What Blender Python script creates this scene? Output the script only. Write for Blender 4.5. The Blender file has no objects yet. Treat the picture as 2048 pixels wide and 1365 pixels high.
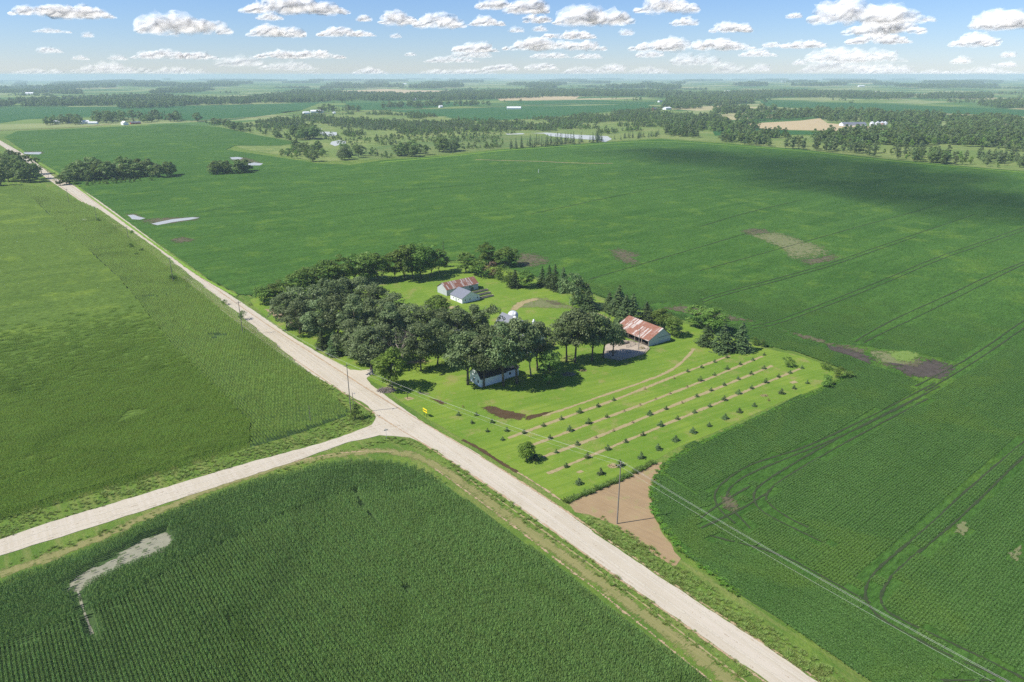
import bpy, bmesh, math, random
import numpy as np
from mathutils import Vector
from mathutils.geometry import tessellate_polygon
R = math.radians
rnd = random.Random(7)
scene = bpy.context.scene
COL = scene.collection

# ------------------------------------------------------------------ camera
F, HZ, H = 1410.0, 150.0, 120.0
PITCH = math.atan((682.5 - HZ) / F)
cam_d = bpy.data.cameras.new('camera'); cam = bpy.data.objects.new('camera', cam_d); COL.objects.link(cam)
cam.location = (0, 0, H); cam.rotation_euler = (math.pi/2 - PITCH, 0, 0)
cam_d.sensor_width = 36; cam_d.lens = F / 2048 * 36; cam_d.clip_start = 1; cam_d.clip_end = 200000
scene.camera = cam
# ------------------------------------------------------------------ sky, sun, exposure
SUN_EL, SUN_AZ = R(49.5), R(14.3)          # shadows run along +x, 14 degrees towards +y
world = bpy.data.worlds.new('World'); scene.world = world; world.use_nodes = True
wn = world.node_tree.nodes; wl = world.node_tree.links
bg = wn['Background']; sky = wn.new('ShaderNodeTexSky'); sky.sky_type = 'NISHITA'; sky.sun_disc = False
sky.sun_elevation = SUN_EL
to_sun = Vector((-math.cos(SUN_AZ)*math.cos(SUN_EL), -math.sin(SUN_AZ)*math.cos(SUN_EL), math.sin(SUN_EL)))
sky.sun_rotation = math.atan2(to_sun.x, to_sun.y)
sky.altitude = 0; sky.air_density = 1.0; sky.dust_density = 0.0; sky.ozone_density = 9.0
tint = wn.new('ShaderNodeMix'); tint.data_type = 'RGBA'; tint.blend_type = 'MULTIPLY'; tint.inputs[0].default_value = 1.0
tint.inputs[7].default_value = (0.83, 0.835, 0.955, 1); wl.new(sky.outputs[0], tint.inputs[6]); wl.new(tint.outputs[2], bg.inputs[0]); bg.inputs[1].default_value = 0.10
sd = bpy.data.lights.new('sun', 'SUN'); sd.energy = 5.0; sd.angle = R(0.5); sd.color = (1.0, 0.95, 0.87)
so = bpy.data.objects.new('sun', sd); COL.objects.link(so); so.rotation_euler = to_sun.to_track_quat('Z', 'Y').to_euler()
scene.view_settings.view_transform = 'Standard'; scene.view_settings.look = 'None'
scene.view_settings.exposure = 0.50; scene.view_settings.gamma = 1.0
scene.cycles.max_bounces = 6; scene.cycles.diffuse_bounces = 3; scene.cycles.glossy_bounces = 2
scene.cycles.transparent_max_bounces = 160; scene.cycles.volume_bounces = 1; scene.cycles.use_denoising = False
scene.cycles.transmission_bounces = 2

# ------------------------------------------------------------------ photograph geometry -> ground
def G(px, py, z=0.0):
    u = (px-1024)/F; v = (682.5-py)/F
    dy = math.cos(PITCH)+v*math.sin(PITCH); dz = -math.sin(PITCH)+v*math.cos(PITCH)
    t = (z-H)/dz
    return (u*t, dy*t)
def GP(pts, z=0.0): return [G(a, b, z) for a, b in pts]
def PJ(x, y, z):
    dz = z-H; dep = y*math.cos(PITCH)-dz*math.sin(PITCH); up = y*math.sin(PITCH)+dz*math.cos(PITCH)
    return (1024+F*x/dep, 682.5-F*up/dep)
def hgt(bx, by, ty):
    X, Y = G(bx, by); lo, hi = 0, 90
    for _ in range(40):
        z = (lo+hi)/2
        if PJ(X, Y, z)[1] > ty: lo = z
        else: hi = z
    return z
def vnoise(x, y, seed=0):
    x = np.asarray(x, float); y = np.asarray(y, float)
    xi = np.floor(x).astype(np.int64); yi = np.floor(y).astype(np.int64); xf = x-xi; yf = y-yi
    def hsh(a, b):
        n = (a*374761393 + b*668265263 + seed*1442695041) & 0x7fffffff
        n = ((n ^ (n >> 13)) * 1274126177) & 0x7fffffff
        return ((n ^ (n >> 16)) & 0xffff)/65535.0
    u = xf*xf*(3-2*xf); v = yf*yf*(3-2*yf)
    a = hsh(xi, yi); b = hsh(xi+1, yi); c = hsh(xi, yi+1); d = hsh(xi+1, yi+1)
    return (a*(1-u)+b*u)*(1-v)+(c*(1-u)+d*u)*v
def terrain(x, y):
    x = np.asarray(x, float); y = np.asarray(y, float); r = np.hypot(x, y)
    k = np.clip((r-5000)/6000, 0, 1)
    h = k*(vnoise(x/1700, y/1700, 3)*26-10) + k*vnoise(x/600, y/600, 9)*6
    h -= np.where(r > 5000, (r-5000)**2/(2*6.371e6), 0)
    a = np.clip((-x/np.maximum(y, 1)-0.50)/0.22, 0, 1); h -= 45*a*a*(3-2*a)*np.clip((r-6000)/5000, 0, 1)
    return h
def tz(x, y): return float(terrain(x, y))

# ------------------------------------------------------------------ object helpers
def tag(o, label=None, cat=None, group=None, kind=None):
    if label: o['label'] = label
    if cat: o['category'] = cat
    if group: o['group'] = group
    if kind: o['kind'] = kind
    return o
def mesh_obj(name, me, mat=None, parent=None, loc=None):
    o = bpy.data.objects.new(name, me); COL.objects.link(o)
    if mat and not me.materials: me.materials.append(mat)
    if parent: o.parent = parent
    if loc: o.location = loc
    return o
def thing(name, label, cat, loc=(0, 0, 0), rz=0.0, group=None, scale=None):
    o = bpy.data.objects.new(name, None); COL.objects.link(o); o.empty_display_size = 0.5
    o.location = loc; o.rotation_euler = (0, 0, rz)
    if scale: o.scale = scale
    return tag(o, label, cat, group)
def mk(V, Fc, mats=(), smooth=False, fattr=None):
    me = bpy.data.meshes.new('m'); V = np.asarray(V, float)
    me.from_pydata([tuple(v) for v in V], [], [tuple(f) for f in Fc])
    for m in mats: me.materials.append(m)
    if smooth: me.polygons.foreach_set('use_smooth', [True]*len(me.polygons))
    for k, arr in (fattr or {}).items():
        at = me.attributes.new(k, 'FLOAT', 'FACE'); at.data.foreach_set('value', np.asarray(arr, np.float32))
    me.update(); return me
def quads_mesh(Q, mat, var=None):          # Q: (n,4,3)
    n = len(Q); me = bpy.data.meshes.new('q')
    me.vertices.add(4*n); me.vertices.foreach_set('co', Q.reshape(-1).astype(np.float32))
    me.loops.add(4*n); me.loops.foreach_set('vertex_index', np.arange(4*n, dtype=np.int32))
    me.polygons.add(n); me.polygons.foreach_set('loop_start', np.arange(0, 4*n, 4, dtype=np.int32))
    me.polygons.foreach_set('loop_total', np.full(n, 4, dtype=np.int32))
    if var is not None:
        at = me.attributes.new('v', 'FLOAT', 'FACE'); at.data.foreach_set('value', var.astype(np.float32))
    me.update(calc_edges=True); me.materials.append(mat); return me
def tube(path, rad, n=6, cap=True):        # -> verts, faces
    V = []; Fc = []
    P = [Vector(p) for p in path]
    for i, p in enumerate(P):
        d = (P[min(i+1, len(P)-1)]-P[max(i-1, 0)]).normalized()
        a = d.orthogonal().normalized(); b = d.cross(a)
        for k in range(n):
            t = 2*math.pi*k/n; V.append(p+(a*math.cos(t)+b*math.sin(t))*rad[i])
    for i in range(len(P)-1):
        for k in range(n):
            Fc.append((i*n+k, i*n+(k+1) % n, (i+1)*n+(k+1) % n, (i+1)*n+k))
    if cap: Fc.append(tuple(range(n-1, -1, -1))); Fc.append(tuple((len(P)-1)*n+k for k in range(n)))
    return V, Fc
class MB:
    def __init__(s): s.V = []; s.F = []
    def add(s, V, Fc):
        k = len(s.V); s.V += [tuple(v) for v in V]; s.F += [tuple(i+k for i in f) for f in Fc]; return s
    def tube(s, path, rad, n=6):
        if not hasattr(rad, '__len__'): rad = [rad]*len(path)
        return s.add(*tube(path, rad, n))
    def box(s, x0, x1, y0, y1, z0, z1):
        V = [(x, y, z) for z in (z0, z1) for y in (y0, y1) for x in (x0, x1)]
        return s.add(V, [(0, 2, 3, 1), (4, 5, 7, 6), (0, 1, 5, 4), (2, 6, 7, 3), (0, 4, 6, 2), (1, 3, 7, 5)])
    def poly(s, V): return s.add(V, [tuple(range(len(V)))])
    def slab(s, V, d):                      # polygon V thickened by vector d
        n = len(V); W = [tuple(np.add(v, d)) for v in V]
        return s.add(list(V)+W, [tuple(range(n-1, -1, -1)), tuple(range(n, 2*n))]+[(i, (i+1) % n, n+(i+1) % n, n+i) for i in range(n)])
    def build(s, name, mat, parent=None, smooth=False, loc=None):
        return mesh_obj(name, mk(s.V, s.F, [mat], smooth), None, parent, loc)

# ------------------------------------------------------------------ materials
class NT:
    def __init__(s, m): s.n = m.node_tree.nodes; s.l = m.node_tree.links
    def new(s, t, **k):
        o = s.n.new(t)
        for a, b in k.items(): setattr(o, a, b)
        return o
    def val(s, sock, v):
        if isinstance(v, bpy.types.NodeSocket): s.l.new(v, sock)
        elif isinstance(v, tuple) and len(v) == 3 and sock.type == 'RGBA': sock.default_value = (*v, 1)
        else: sock.default_value = v
    def noise(s, vec, scale, detail=2.0, rough=0.55, dist=0.0):
        o = s.new('ShaderNodeTexNoise'); s.val(o.inputs['Vector'], vec); o.inputs['Scale'].default_value = scale
        o.inputs['Detail'].default_value = detail; o.inputs['Roughness'].default_value = rough; o.inputs['Distortion'].default_value = dist
        return o.outputs['Fac']
    def math(s, op, a, b=0.0, c=0.0):
        o = s.new('ShaderNodeMath', operation=op); s.val(o.inputs[0], a); s.val(o.inputs[1], b); s.val(o.inputs[2], c); return o.outputs[0]
    def mix(s, f, a, b, mode='MIX'):
        o = s.new('ShaderNodeMix', data_type='RGBA', blend_type=mode); s.val(o.inputs[0], f); s.val(o.inputs[6], a); s.val(o.inputs[7], b); return o.outputs[2]
    def rng(s, v, a, b, c=0.0, d=1.0):
        o = s.new('ShaderNodeMapRange', interpolation_type='SMOOTHSTEP'); s.val(o.inputs[0], v); s.val(o.inputs[1], a); s.val(o.inputs[2], b); s.val(o.inputs[3], c); s.val(o.inputs[4], d); return o.outputs[0]
    def pos(s): return s.new('ShaderNodeNewGeometry').outputs['Position']
    def map(s, vec, rot=0.0, sc=(1, 1, 1), loc=(0, 0, 0)):
        # rotate first, then scale
        a = s.new('ShaderNodeVectorRotate', rotation_type='Z_AXIS'); s.val(a.inputs['Vector'], vec); a.inputs['Angle'].default_value = rot
        b = s.new('ShaderNodeVectorMath', operation='MULTIPLY'); s.l.new(a.outputs[0], b.inputs[0]); b.inputs[1].default_value = sc
        c = s.new('ShaderNodeVectorMath', operation='ADD'); s.l.new(b.outputs[0], c.inputs[0]); c.inputs[1].default_value = loc
        return c.outputs[0]
    def attr(s, name):
        o = s.new('ShaderNodeAttribute'); o.attribute_name = name; return o.outputs['Fac']
def mat(name, fn, rough=0.9, spec=0.2, bump=None):
    m = bpy.data.materials.new(name); m.use_nodes = True; t = NT(m); b = m.node_tree.nodes['Principled BSDF']
    t.b = b; b.inputs['Roughness'].default_value = rough; b.inputs['Specular IOR Level'].default_value = spec
    c = fn(t); t.val(b.inputs['Base Color'], c)
    return m
def plain(name, c, rough=0.8, spec=0.3, amt=0.25, scale=1.5):
    def fn(t):
        n = t.noise(t.pos(), scale, 3)
        return t.mix(n, tuple(x*(1-amt) for x in c), tuple(x*(1+amt) for x in c))
    return mat(name, fn, rough, spec)
def bump(t, hgt_sock, dist, strength=1.0):
    o = t.new('ShaderNodeBump'); o.inputs['Strength'].default_value = strength; o.inputs['Distance'].default_value = dist
    t.l.new(hgt_sock, o.inputs['Height']); t.l.new(o.outputs[0], t.b.inputs['Normal'])
def leafy(name, c0, c1, trans=0.25, macro=None, spec=0.12, rv=0.5):
    m = bpy.data.materials.new(name); m.use_nodes = True; t = NT(m); N = m.node_tree.nodes
    b = N['Principled BSDF']; out = N['Material Output']; t.b = b
    b.inputs['Roughness'].default_value = 0.42; b.inputs['Specular IOR Level'].default_value = spec
    v = t.attr('v'); oi = t.new('ShaderNodeObjectInfo')
    c = t.mix(v, c0, c1)
    k = t.math('MULTIPLY_ADD', oi.outputs['Random'], rv, 1.03-rv/2)
    c = t.mix(1.0, c, t.combine(k) if False else k, 'MULTIPLY') if False else c
    hsv = t.new('ShaderNodeHueSaturation'); t.val(hsv.inputs['Color'], c); t.l.new(k, hsv.inputs['Value'])
    hue = t.math('MULTIPLY_ADD', oi.outputs['Random'], 0.06*rv, 0.5-0.03*rv); t.l.new(hue, hsv.inputs['Hue'])
    c = hsv.outputs[0]
    if macro:
        c = macro(t, c)
    t.val(b.inputs['Base Color'], c)
    tr = t.new('ShaderNodeBsdfTranslucent'); t.val(tr.inputs['Color'], c)
    mx = t.new('ShaderNodeMixShader'); mx.inputs[0].default_value = trans
    t.l.new(b.outputs[0], mx.inputs[1]); t.l.new(tr.outputs[0], mx.inputs[2]); t.l.new(mx.outputs[0], out.inputs['Surface'])
    return m

ROW_IN, ROW_HD = R(39.3), R(-51.0)         # crop row directions
def crop_col(dark, mid, light, yel, rowdir, streak=1.0, fine=1.0):
    def fn(t):
        p = t.pos()
        st = t.map(p, -rowdir, (0.012, 0.11, 1)); n1 = t.noise(st, 1.0, 4, 0.6)
        n2 = t.noise(p, 0.006, 3, 0.6, 1.5); n3 = t.noise(p, 0.05, 3, 0.6)
        c = t.mix(t.rng(n1, 0.3, 0.7), dark, light)
        c = t.mix(0.45, c, t.mix(t.rng(n2, 0.35, 0.65), dark, mid))
        c = t.mix(t.math('MULTIPLY', t.rng(t.math('ADD', t.math('MULTIPLY', n3, 0.5), t.math('MULTIPLY', t.noise(p, 0.011, 3, 0.6, 2.0), 0.5)), 0.50, 0.66), 0.75), c, yel)
        return c
    return fn
def field_mat(name, dark, mid, light, yel, rowdir, fs=1.1, bumpd=0.5, pitch=0.76, rowamt=0.25):
    def fn(t):
        p = t.pos(); c = crop_col(dark, mid, light, yel, rowdir)(t)
        f = t.noise(t.map(p, -rowdir, (0.35, 1.3, 1)), fs, 5, 0.8)
        c = t.mix(t.rng(f, 0.3, 0.7, 0.0, 0.9), t.mix(1.0, c, (0.5, 0.5, 0.5), 'MULTIPLY'), t.mix(1.0, c, (1.45, 1.4, 1.4), 'MULTIPLY'))
        sx = t.new('ShaderNodeSeparateXYZ'); t.l.new(t.map(p, -rowdir), sx.inputs[0])
        w = t.math('SINE', t.math('MULTIPLY', sx.outputs[1], 2*math.pi/pitch))
        w = t.math('MULTIPLY_ADD', w, rowamt, 1-rowamt)
        h2 = t.math('ADD', t.math('MULTIPLY', f, 1.0), t.math('MULTIPLY', w, 0.15)); bump(t, h2, bumpd, 0.8)
        return c
    return mat(name, fn, 0.85, 0.03)

SOYD, SOYM, SOYL, SOYY = (0.040, 0.103, 0.018), (0.056, 0.132, 0.022), (0.073, 0.156, 0.030), (0.100, 0.182, 0.026)
CRND, CRNM, CRNL, CRNY = (0.026, 0.075, 0.014), (0.036, 0.10, 0.018), (0.052, 0.13, 0.022), (0.085, 0.17, 0.022)
M = {}
M['soy'] = field_mat('soy_canopy', SOYD, SOYM, SOYL, SOYY, ROW_IN)
M['corn'] = field_mat('corn_canopy', (0.083, 0.146, 0.026), (0.102, 0.172, 0.030), (0.122, 0.195, 0.038), (0.160, 0.240, 0.036), ROW_IN, 0.8, 0.9)
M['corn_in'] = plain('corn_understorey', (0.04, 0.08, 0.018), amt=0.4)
M['far_green'] = field_mat('far_crop_green', (0.03, 0.10, 0.03), (0.04, 0.12, 0.035), (0.05, 0.14, 0.04), (0.07, 0.15, 0.04), R(39), 0.25, 0.5)
M['far_lime'] = field_mat('far_crop_lime', (0.09, 0.16, 0.035), (0.11, 0.18, 0.04), (0.12, 0.19, 0.045), (0.15, 0.2, 0.05), R(39), 0.25, 0.5)
M['tan'] = plain('stubble', (0.42, 0.33, 0.18), amt=0.2, scale=0.05)
M['straw'] = plain('straw_strip', (0.30, 0.24, 0.12), amt=0.35, scale=0.8)
def lawn_fn(t):
    p = t.pos(); a = t.noise(p, 0.035, 4, 0.6, 0.6); b = t.noise(p, 0.5, 3, 0.7)
    st = t.noise(t.map(p, -R(30), (0.02, 0.55, 1)), 1.0, 2)
    c = t.mix(t.rng(a, 0.35, 0.65), (0.115, 0.200, 0.022), (0.165, 0.240, 0.030))
    c = t.mix(t.rng(b, 0.45, 0.75, 0, 0.5), c, (0.195, 0.240, 0.055))
    c = t.mix(t.rng(st, 0.4, 0.65, 0, 0.5), c, (0.090, 0.170, 0.018))
    d = t.noise(p, 0.09, 4, 0.65); c = t.mix(t.rng(d, 0.54, 0.70, 0, 0.7), c, (0.23, 0.215, 0.075))
    bump(t, t.noise(p, 5.0, 2), 0.08, 0.6); return c
M['lawn'] = mat('mown_grass', lawn_fn, 0.9, 0.1)
def verge_fn(t):
    p = t.pos(); a = t.noise(p, 0.06, 4, 0.65, 0.8); b = t.noise(p, 0.9, 4, 0.75)
    st = t.noise(t.map(p, -R(-52), (0.03, 0.4, 1)), 1.0, 3)
    c = t.mix(t.rng(a, 0.35, 0.65), (0.085, 0.150, 0.026), (0.135, 0.20, 0.036))
    c = t.mix(t.rng(st, 0.45, 0.68, 0, 0.7), c, (0.20, 0.21, 0.07))
    c = t.mix(t.rng(b, 0.42, 0.72, 0.0, 0.7), c, (0.06, 0.13, 0.02))
    bump(t, b, 0.5, 0.8); return c
M['verge'] = mat('verge_grass', verge_fn, 0.9, 0.1)
def meadow_fn(t):
    p = t.pos(); a = t.noise(p, 0.006, 5, 0.7, 1.0); b = t.noise(p, 0.05, 5, 0.75)
    c = t.mix(t.rng(a, 0.35, 0.65), (0.13, 0.19, 0.05), (0.21, 0.24, 0.08))
    c = t.mix(t.rng(b, 0.42, 0.66, 0, 0.75), c, (0.10, 0.16, 0.045))
    bump(t, b, 3.0, 0.8); return c
M['meadow'] = mat('rough_meadow', meadow_fn, 0.95, 0.05)
def reed_fn(t):
    p = t.pos(); b = t.noise(t.map(p, 0, (0.02, 0.05, 1)), 1.0, 5, 0.75)
    return t.mix(t.rng(b, 0.3, 0.7), (0.075, 0.14, 0.04), (0.16, 0.19, 0.065))
M['reed'] = mat('marsh_reed', reed_fn, 0.95, 0.05)
def gravel_fn(t):
    p = t.pos(); a = t.noise(p, 0.08, 4, 0.6); b = t.noise(p, 3.0, 3, 0.7); e = t.attr('edge')
    s1 = t.noise(t.map(p, -R(-53), (0.01, 0.9, 1)), 1.0, 3, 0.6)
    c = t.mix(t.rng(a, 0.3, 0.7), (0.395, 0.350, 0.265), (0.445, 0.400, 0.31))
    c = t.mix(t.rng(s1, 0.42, 0.62, 0, 0.5), c, (0.49, 0.445, 0.37))
    c = t.mix(t.rng(b, 0.3, 0.75, 0, 0.2), c, (0.42, 0.37, 0.31))
    bump(t, b, 0.03, 0.4); return c
M['gravel'] = mat('gravel', gravel_fn, 0.95, 0.1)
def dirt_fn(t):
    p = t.pos(); a = t.noise(p, 0.10, 4, 0.7); s1 = t.noise(t.map(p, -R(-40), (0.05, 1.6, 1)), 1.0, 3)
    c = t.mix(a, (0.22, 0.15, 0.08), (0.36, 0.265, 0.15)); c = t.mix(t.rng(s1, 0.4, 0.65, 0, 0.22), c, (0.17, 0.12, 0.075))
    c = t.mix(t.rng(t.noise(p, 0.2, 3), 0.55, 0.72, 0, 0.6), c, (0.22, 0.23, 0.08))
    return c
M['dirt'] = mat('bare_dirt', dirt_fn, 0.95, 0.1)
def ground_fn(t):
    p = t.pos(); r = t.new('ShaderNodeVectorMath', operation='LENGTH'); t.l.new(p, r.inputs[0])
    near = verge_fn(t)
    # patchwork of farm fields, laid on the section grid
    q = t.map(p, -R(38), (1/430.0, 1/210.0, 1))
    nz = t.noise(p, 0.0006, 2)
    fl = t.new('ShaderNodeVectorMath', operation='FLOOR'); t.l.new(q, fl.inputs[0])
    wn_ = t.new('ShaderNodeTexWhiteNoise', noise_dimensions='2D'); t.l.new(fl.outputs[0], wn_.inputs['Vector'])
    q2 = t.map(p, -R(38), (1/860.0, 1/800.0, 1), (0.3, 0.6, 0)); fl2 = t.new('ShaderNodeVectorMath', operation='FLOOR'); t.l.new(q2, fl2.inputs[0])
    w2 = t.new('ShaderNodeTexWhiteNoise', noise_dimensions='2D'); t.l.new(fl2.outputs[0], w2.inputs['Vector'])
    cr = t.new('ShaderNodeValToRGB'); e = cr.color_ramp; e.interpolation = 'CONSTANT'
    stops = [(0, (0.05, 0.12, 0.03)), (0.22, (0.075, 0.15, 0.04)), (0.40, (0.15, 0.21, 0.055)), (0.58, (0.06, 0.13, 0.035)), (0.72, (0.24, 0.27, 0.11)), (0.90, (0.38, 0.33, 0.18))]
    while len(e.elements) < len(stops): e.elements.new(0.5)
    for el, (a, c) in zip(e.elements, stops): el.position = a; el.color = (*c, 1)
    mixv = t.math('FRACT', t.math('ADD', t.math('MULTIPLY', wn_.outputs[0], 0.6), t.math('MULTIPLY', w2.outputs[0], 0.7)))
    t.l.new(mixv, cr.inputs[0])
    far = t.mix(t.rng(t.noise(p, 0.004, 4, 0.7), 0.35, 0.7, 0, 0.45), cr.outputs[0], (0.08, 0.14, 0.04))
    return t.mix(t.rng(r.outputs['Value'], 1700, 2100), near, far)
M['ground'] = mat('ground_cover', ground_fn, 0.95, 0.05)
def water_fn(t):
    return (0.42, 0.44, 0.41)
M['water'] = mat('pond_water', water_fn, 0.5, 0.25)
M['puddle'] = mat('shallow_puddle', lambda t: (0.37, 0.38, 0.36), 0.4, 0.3)
def ragged(name, colfn, nsc=0.35, k=0.9, lo=0.0, emax=0.72):
    m = bpy.data.materials.new(name); m.use_nodes = True; t = NT(m); N = m.node_tree.nodes
    b = N['Principled BSDF']; t.b = b; b.inputs['Roughness'].default_value = 0.95; b.inputs['Specular IOR Level'].default_value = 0.1
    p = t.pos(); t.val(b.inputs['Base Color'], colfn(t, p))
    n = t.noise(p, nsc, 4, 0.7); e = t.attr('edge')
    e = t.math('MULTIPLY_ADD', e, emax, 0.02)
    n = t.math('MULTIPLY_ADD', t.noise(t.map(p, -R(39), (0.5, 2.2, 1)), 0.9, 3, 0.8), 0.5, t.math('MULTIPLY', n, 0.5))
    a = t.math('ADD', t.math('MULTIPLY', t.math('SUBTRACT', n, 0.5), k*3), e)
    a = t.rng(a, 0.42+lo, 0.58+lo)
    tr = t.new('ShaderNodeBsdfTransparent'); mx = t.new('ShaderNodeMixShader'); t.l.new(a, mx.inputs[0])
    t.l.new(tr.outputs[0], mx.inputs[1]); t.l.new(b.outputs[0], mx.inputs[2]); t.l.new(mx.outputs[0], N['Material Output'].inputs['Surface'])
    return m
M['r_soil'] = ragged('ragged_soil', lambda t, p: t.mix(t.rng(t.noise(t.map(p, -ROW_IN, (0.3, 1.2, 1)), 0.6, 4), 0.52, 0.66, 0, 0.8), t.mix(t.noise(p, 0.4, 4), (0.056, 0.050, 0.030), (0.150, 0.130, 0.080)), (0.09, 0.135, 0.035)), 0.30, 1.0, emax=0.66)
M['r_weeds'] = ragged('green_weeds', lambda t, p: t.mix(t.noise(p, 0.6, 4), (0.10, 0.18, 0.03), (0.17, 0.23, 0.06)), 0.30, 1.0, emax=0.85)
M['r_darksoil'] = ragged('ragged_dark_soil', lambda t, p: t.mix(t.noise(p, 0.4, 4), (0.035, 0.030, 0.026), (0.105, 0.088, 0.072)), 0.30, 1.0, emax=0.85)
M['r_soilgreen'] = ragged('ragged_weeds', lambda t, p: t.mix(t.noise(p, 0.6, 4), (0.10, 0.16, 0.035), (0.20, 0.17, 0.11)), 0.30, 1.0)
M['r_track'] = ragged('wheel_track_soil', lambda t, p: t.mix(t.noise(p, 0.8, 3), (0.020, 0.045, 0.014), (0.06, 0.065, 0.035)), 0.35, 0.9, emax=1.05)
M['r_straw'] = ragged('ragged_straw', lambda t, p: t.mix(t.noise(p, 0.7, 3), (0.22, 0.18, 0.085), (0.36, 0.30, 0.16)), 0.35, 0.7, emax=1.05)
M['r_pale'] = ragged('pale_silt', lambda t, p: t.mix(t.noise(p, 0.5, 3), (0.17, 0.175, 0.12), (0.30, 0.29, 0.22)), 0.3, 0.9, emax=0.8)
M['r_olive'] = ragged('worn_olive_grass', lambda t, p: t.mix(t.noise(t.map(p, -ROW_HD, (0.06, 1.2, 1)), 1.0, 4), (0.13, 0.16, 0.04), (0.27, 0.23, 0.11)), 0.25, 0.8, emax=1.0)
M['r_windrow'] = ragged('loose_gravel', lambda t, p: t.mix(t.noise(p, 1.5, 3), (0.36, 0.29, 0.20), (0.46, 0.39, 0.29)), 0.25, 0.9, emax=0.8)
M['r_wet'] = ragged('wet_brown_soil', lambda t, p: t.mix(t.noise(p, 0.35, 4), (0.035, 0.020, 0.010), (0.11, 0.075, 0.04)), 0.30, 1.0, emax=0.95)
M['r_red'] = ragged('edge_red_soil', lambda t, p: t.mix(t.noise(p, 0.8, 3), (0.28, 0.19, 0.11), (0.44, 0.34, 0.22)), 0.4, 0.8, emax=0.9)
M['r_dark'] = ragged('dark_grass', lambda t, p: t.mix(t.noise(p, 0.8, 3), (0.02, 0.06, 0.01), (0.06, 0.12, 0.02)), 0.4, 0.9, emax=1.0)
M['r_wheel'] = ragged('pale_wheel_path', lambda t, p: t.mix(t.noise(p, 1.2, 3), (0.43, 0.388, 0.305), (0.48, 0.438, 0.35)), 0.15, 0.7, emax=0.75)
M['r_lime'] = ragged('lime_grass', lambda t, p: t.mix(t.noise(p, 0.7, 3), (0.12, 0.24, 0.02), (0.19, 0.29, 0.04)), 0.25, 0.8, emax=1.0)

M['bark'] = plain('bark', (0.10, 0.08, 0.06), amt=0.4); M['deadwood'] = plain('dead_wood', (0.25, 0.21, 0.18), amt=0.3)
M['oak'] = leafy('oak_leaves', (0.085, 0.130, 0.042), (0.210, 0.265, 0.115), 0.3)
M['ash'] = leafy('ash_leaves', (0.085, 0.160, 0.026), (0.200, 0.300, 0.065), 0.4)
M['light'] = leafy('light_leaves', (0.115, 0.205, 0.026), (0.22, 0.34, 0.06), 0.4)
M['spruce'] = leafy('spruce_needles', (0.055, 0.098, 0.034), (0.130, 0.185, 0.070), 0.3)
M['willow'] = leafy('willow_leaves', (0.11, 0.17, 0.055), (0.21, 0.27, 0.11), 0.3)
M['far_leaf'] = leafy('distant_leaves', (0.100, 0.165, 0.042), (0.215, 0.295, 0.088), 0.4)
M['redbrown'] = leafy('dying_leaves', (0.14, 0.09, 0.05), (0.22, 0.15, 0.09), 0.2)
def macro_corn(t, c):
    p = t.pos(); n = t.noise(p, 0.03, 3, 0.6, 1.0); n2 = t.noise(p, 0.012, 3, 0.6, 1.0)
    c = t.mix(t.rng(n, 0.56, 0.72, 0, 0.5), c, (0.095, 0.18, 0.022))
    return t.mix(t.rng(n2, 0.25, 0.5, 0.28, 0.0), c, (0.018, 0.05, 0.014))
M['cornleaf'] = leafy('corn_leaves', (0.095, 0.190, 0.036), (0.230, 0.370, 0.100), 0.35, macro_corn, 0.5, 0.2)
M['cornleaf2'] = leafy('corn_leaves_yellow_green', (0.175, 0.285, 0.045), (0.33, 0.46, 0.10), 0.5, macro_corn, 0.12, 0.2)  # paler yellow-green leaf colour of the left corn field
def macro_soy(t, c):
    p = t.pos(); n = t.noise(t.map(p, -ROW_IN, (0.012, 0.10, 1)), 1.0, 4, 0.6); n3 = t.noise(p, 0.02, 3, 0.6, 1.5)
    c = t.mix(t.rng(n, 0.3, 0.7, 0.0, 0.35), c, (0.05, 0.12, 0.022))
    return t.mix(t.rng(n3, 0.5, 0.68, 0, 0.5), c, (0.125, 0.215, 0.035))
M['soyleaf'] = leafy('soy_leaves', (0.060, 0.140, 0.028), (0.120, 0.230, 0.055), 0.3, macro_soy, 0.12, 0.06)
M['soyleaf_b'] = leafy('soy_leaves_bright', (0.085, 0.20, 0.022), (0.15, 0.28, 0.038), 0.25)
M['grassblade'] = leafy('grass_blades', (0.19, 0.30, 0.055), (0.36, 0.45, 0.13), 0.5)
M['white'] = plain('white_siding', (0.74, 0.75, 0.76), 0.6, amt=0.06)
M['offwhite'] = plain('cream_siding', (0.70, 0.68, 0.62), 0.6, amt=0.08)
M['greymetal'] = plain('grey_sheet_metal', (0.42, 0.45, 0.46), 0.45, 0.5, amt=0.12)
M['greyroof'] = plain('grey_roof_sheet', (0.16, 0.17, 0.20), 0.5, 0.4, amt=0.12)
M['darkroof'] = plain('dark_shingles', (0.025, 0.027, 0.035), 0.8, amt=0.3, scale=3)
M['dark'] = plain('dark_opening', (0.02, 0.02, 0.02)); M['glass'] = mat('window_glass', lambda t: (0.03, 0.04, 0.05), 0.1, 0.6)
M['pole'] = plain('weathered_pole', (0.22, 0.19, 0.16), amt=0.25); M['concrete'] = plain('concrete', (0.36, 0.30, 0.225), amt=0.4, scale=0.5)
M['plank'] = plain('grey_planks', (0.32, 0.27, 0.22), amt=0.3); M['soilbed'] = plain('dark_soil', (0.05, 0.038, 0.03), amt=0.4)
M['wire'] = mat('bare_wire', lambda t: (0.55, 0.55, 0.50), 0.4, 0.5); M['redpaint'] = plain('barn_red', (0.30, 0.05, 0.035))
M['yellow'] = mat('sign_yellow', lambda t: (0.85, 0.68, 0.02), 0.4); M['black'] = mat('sign_black', lambda t: (0.02, 0.02, 0.02), 0.5)
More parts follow.
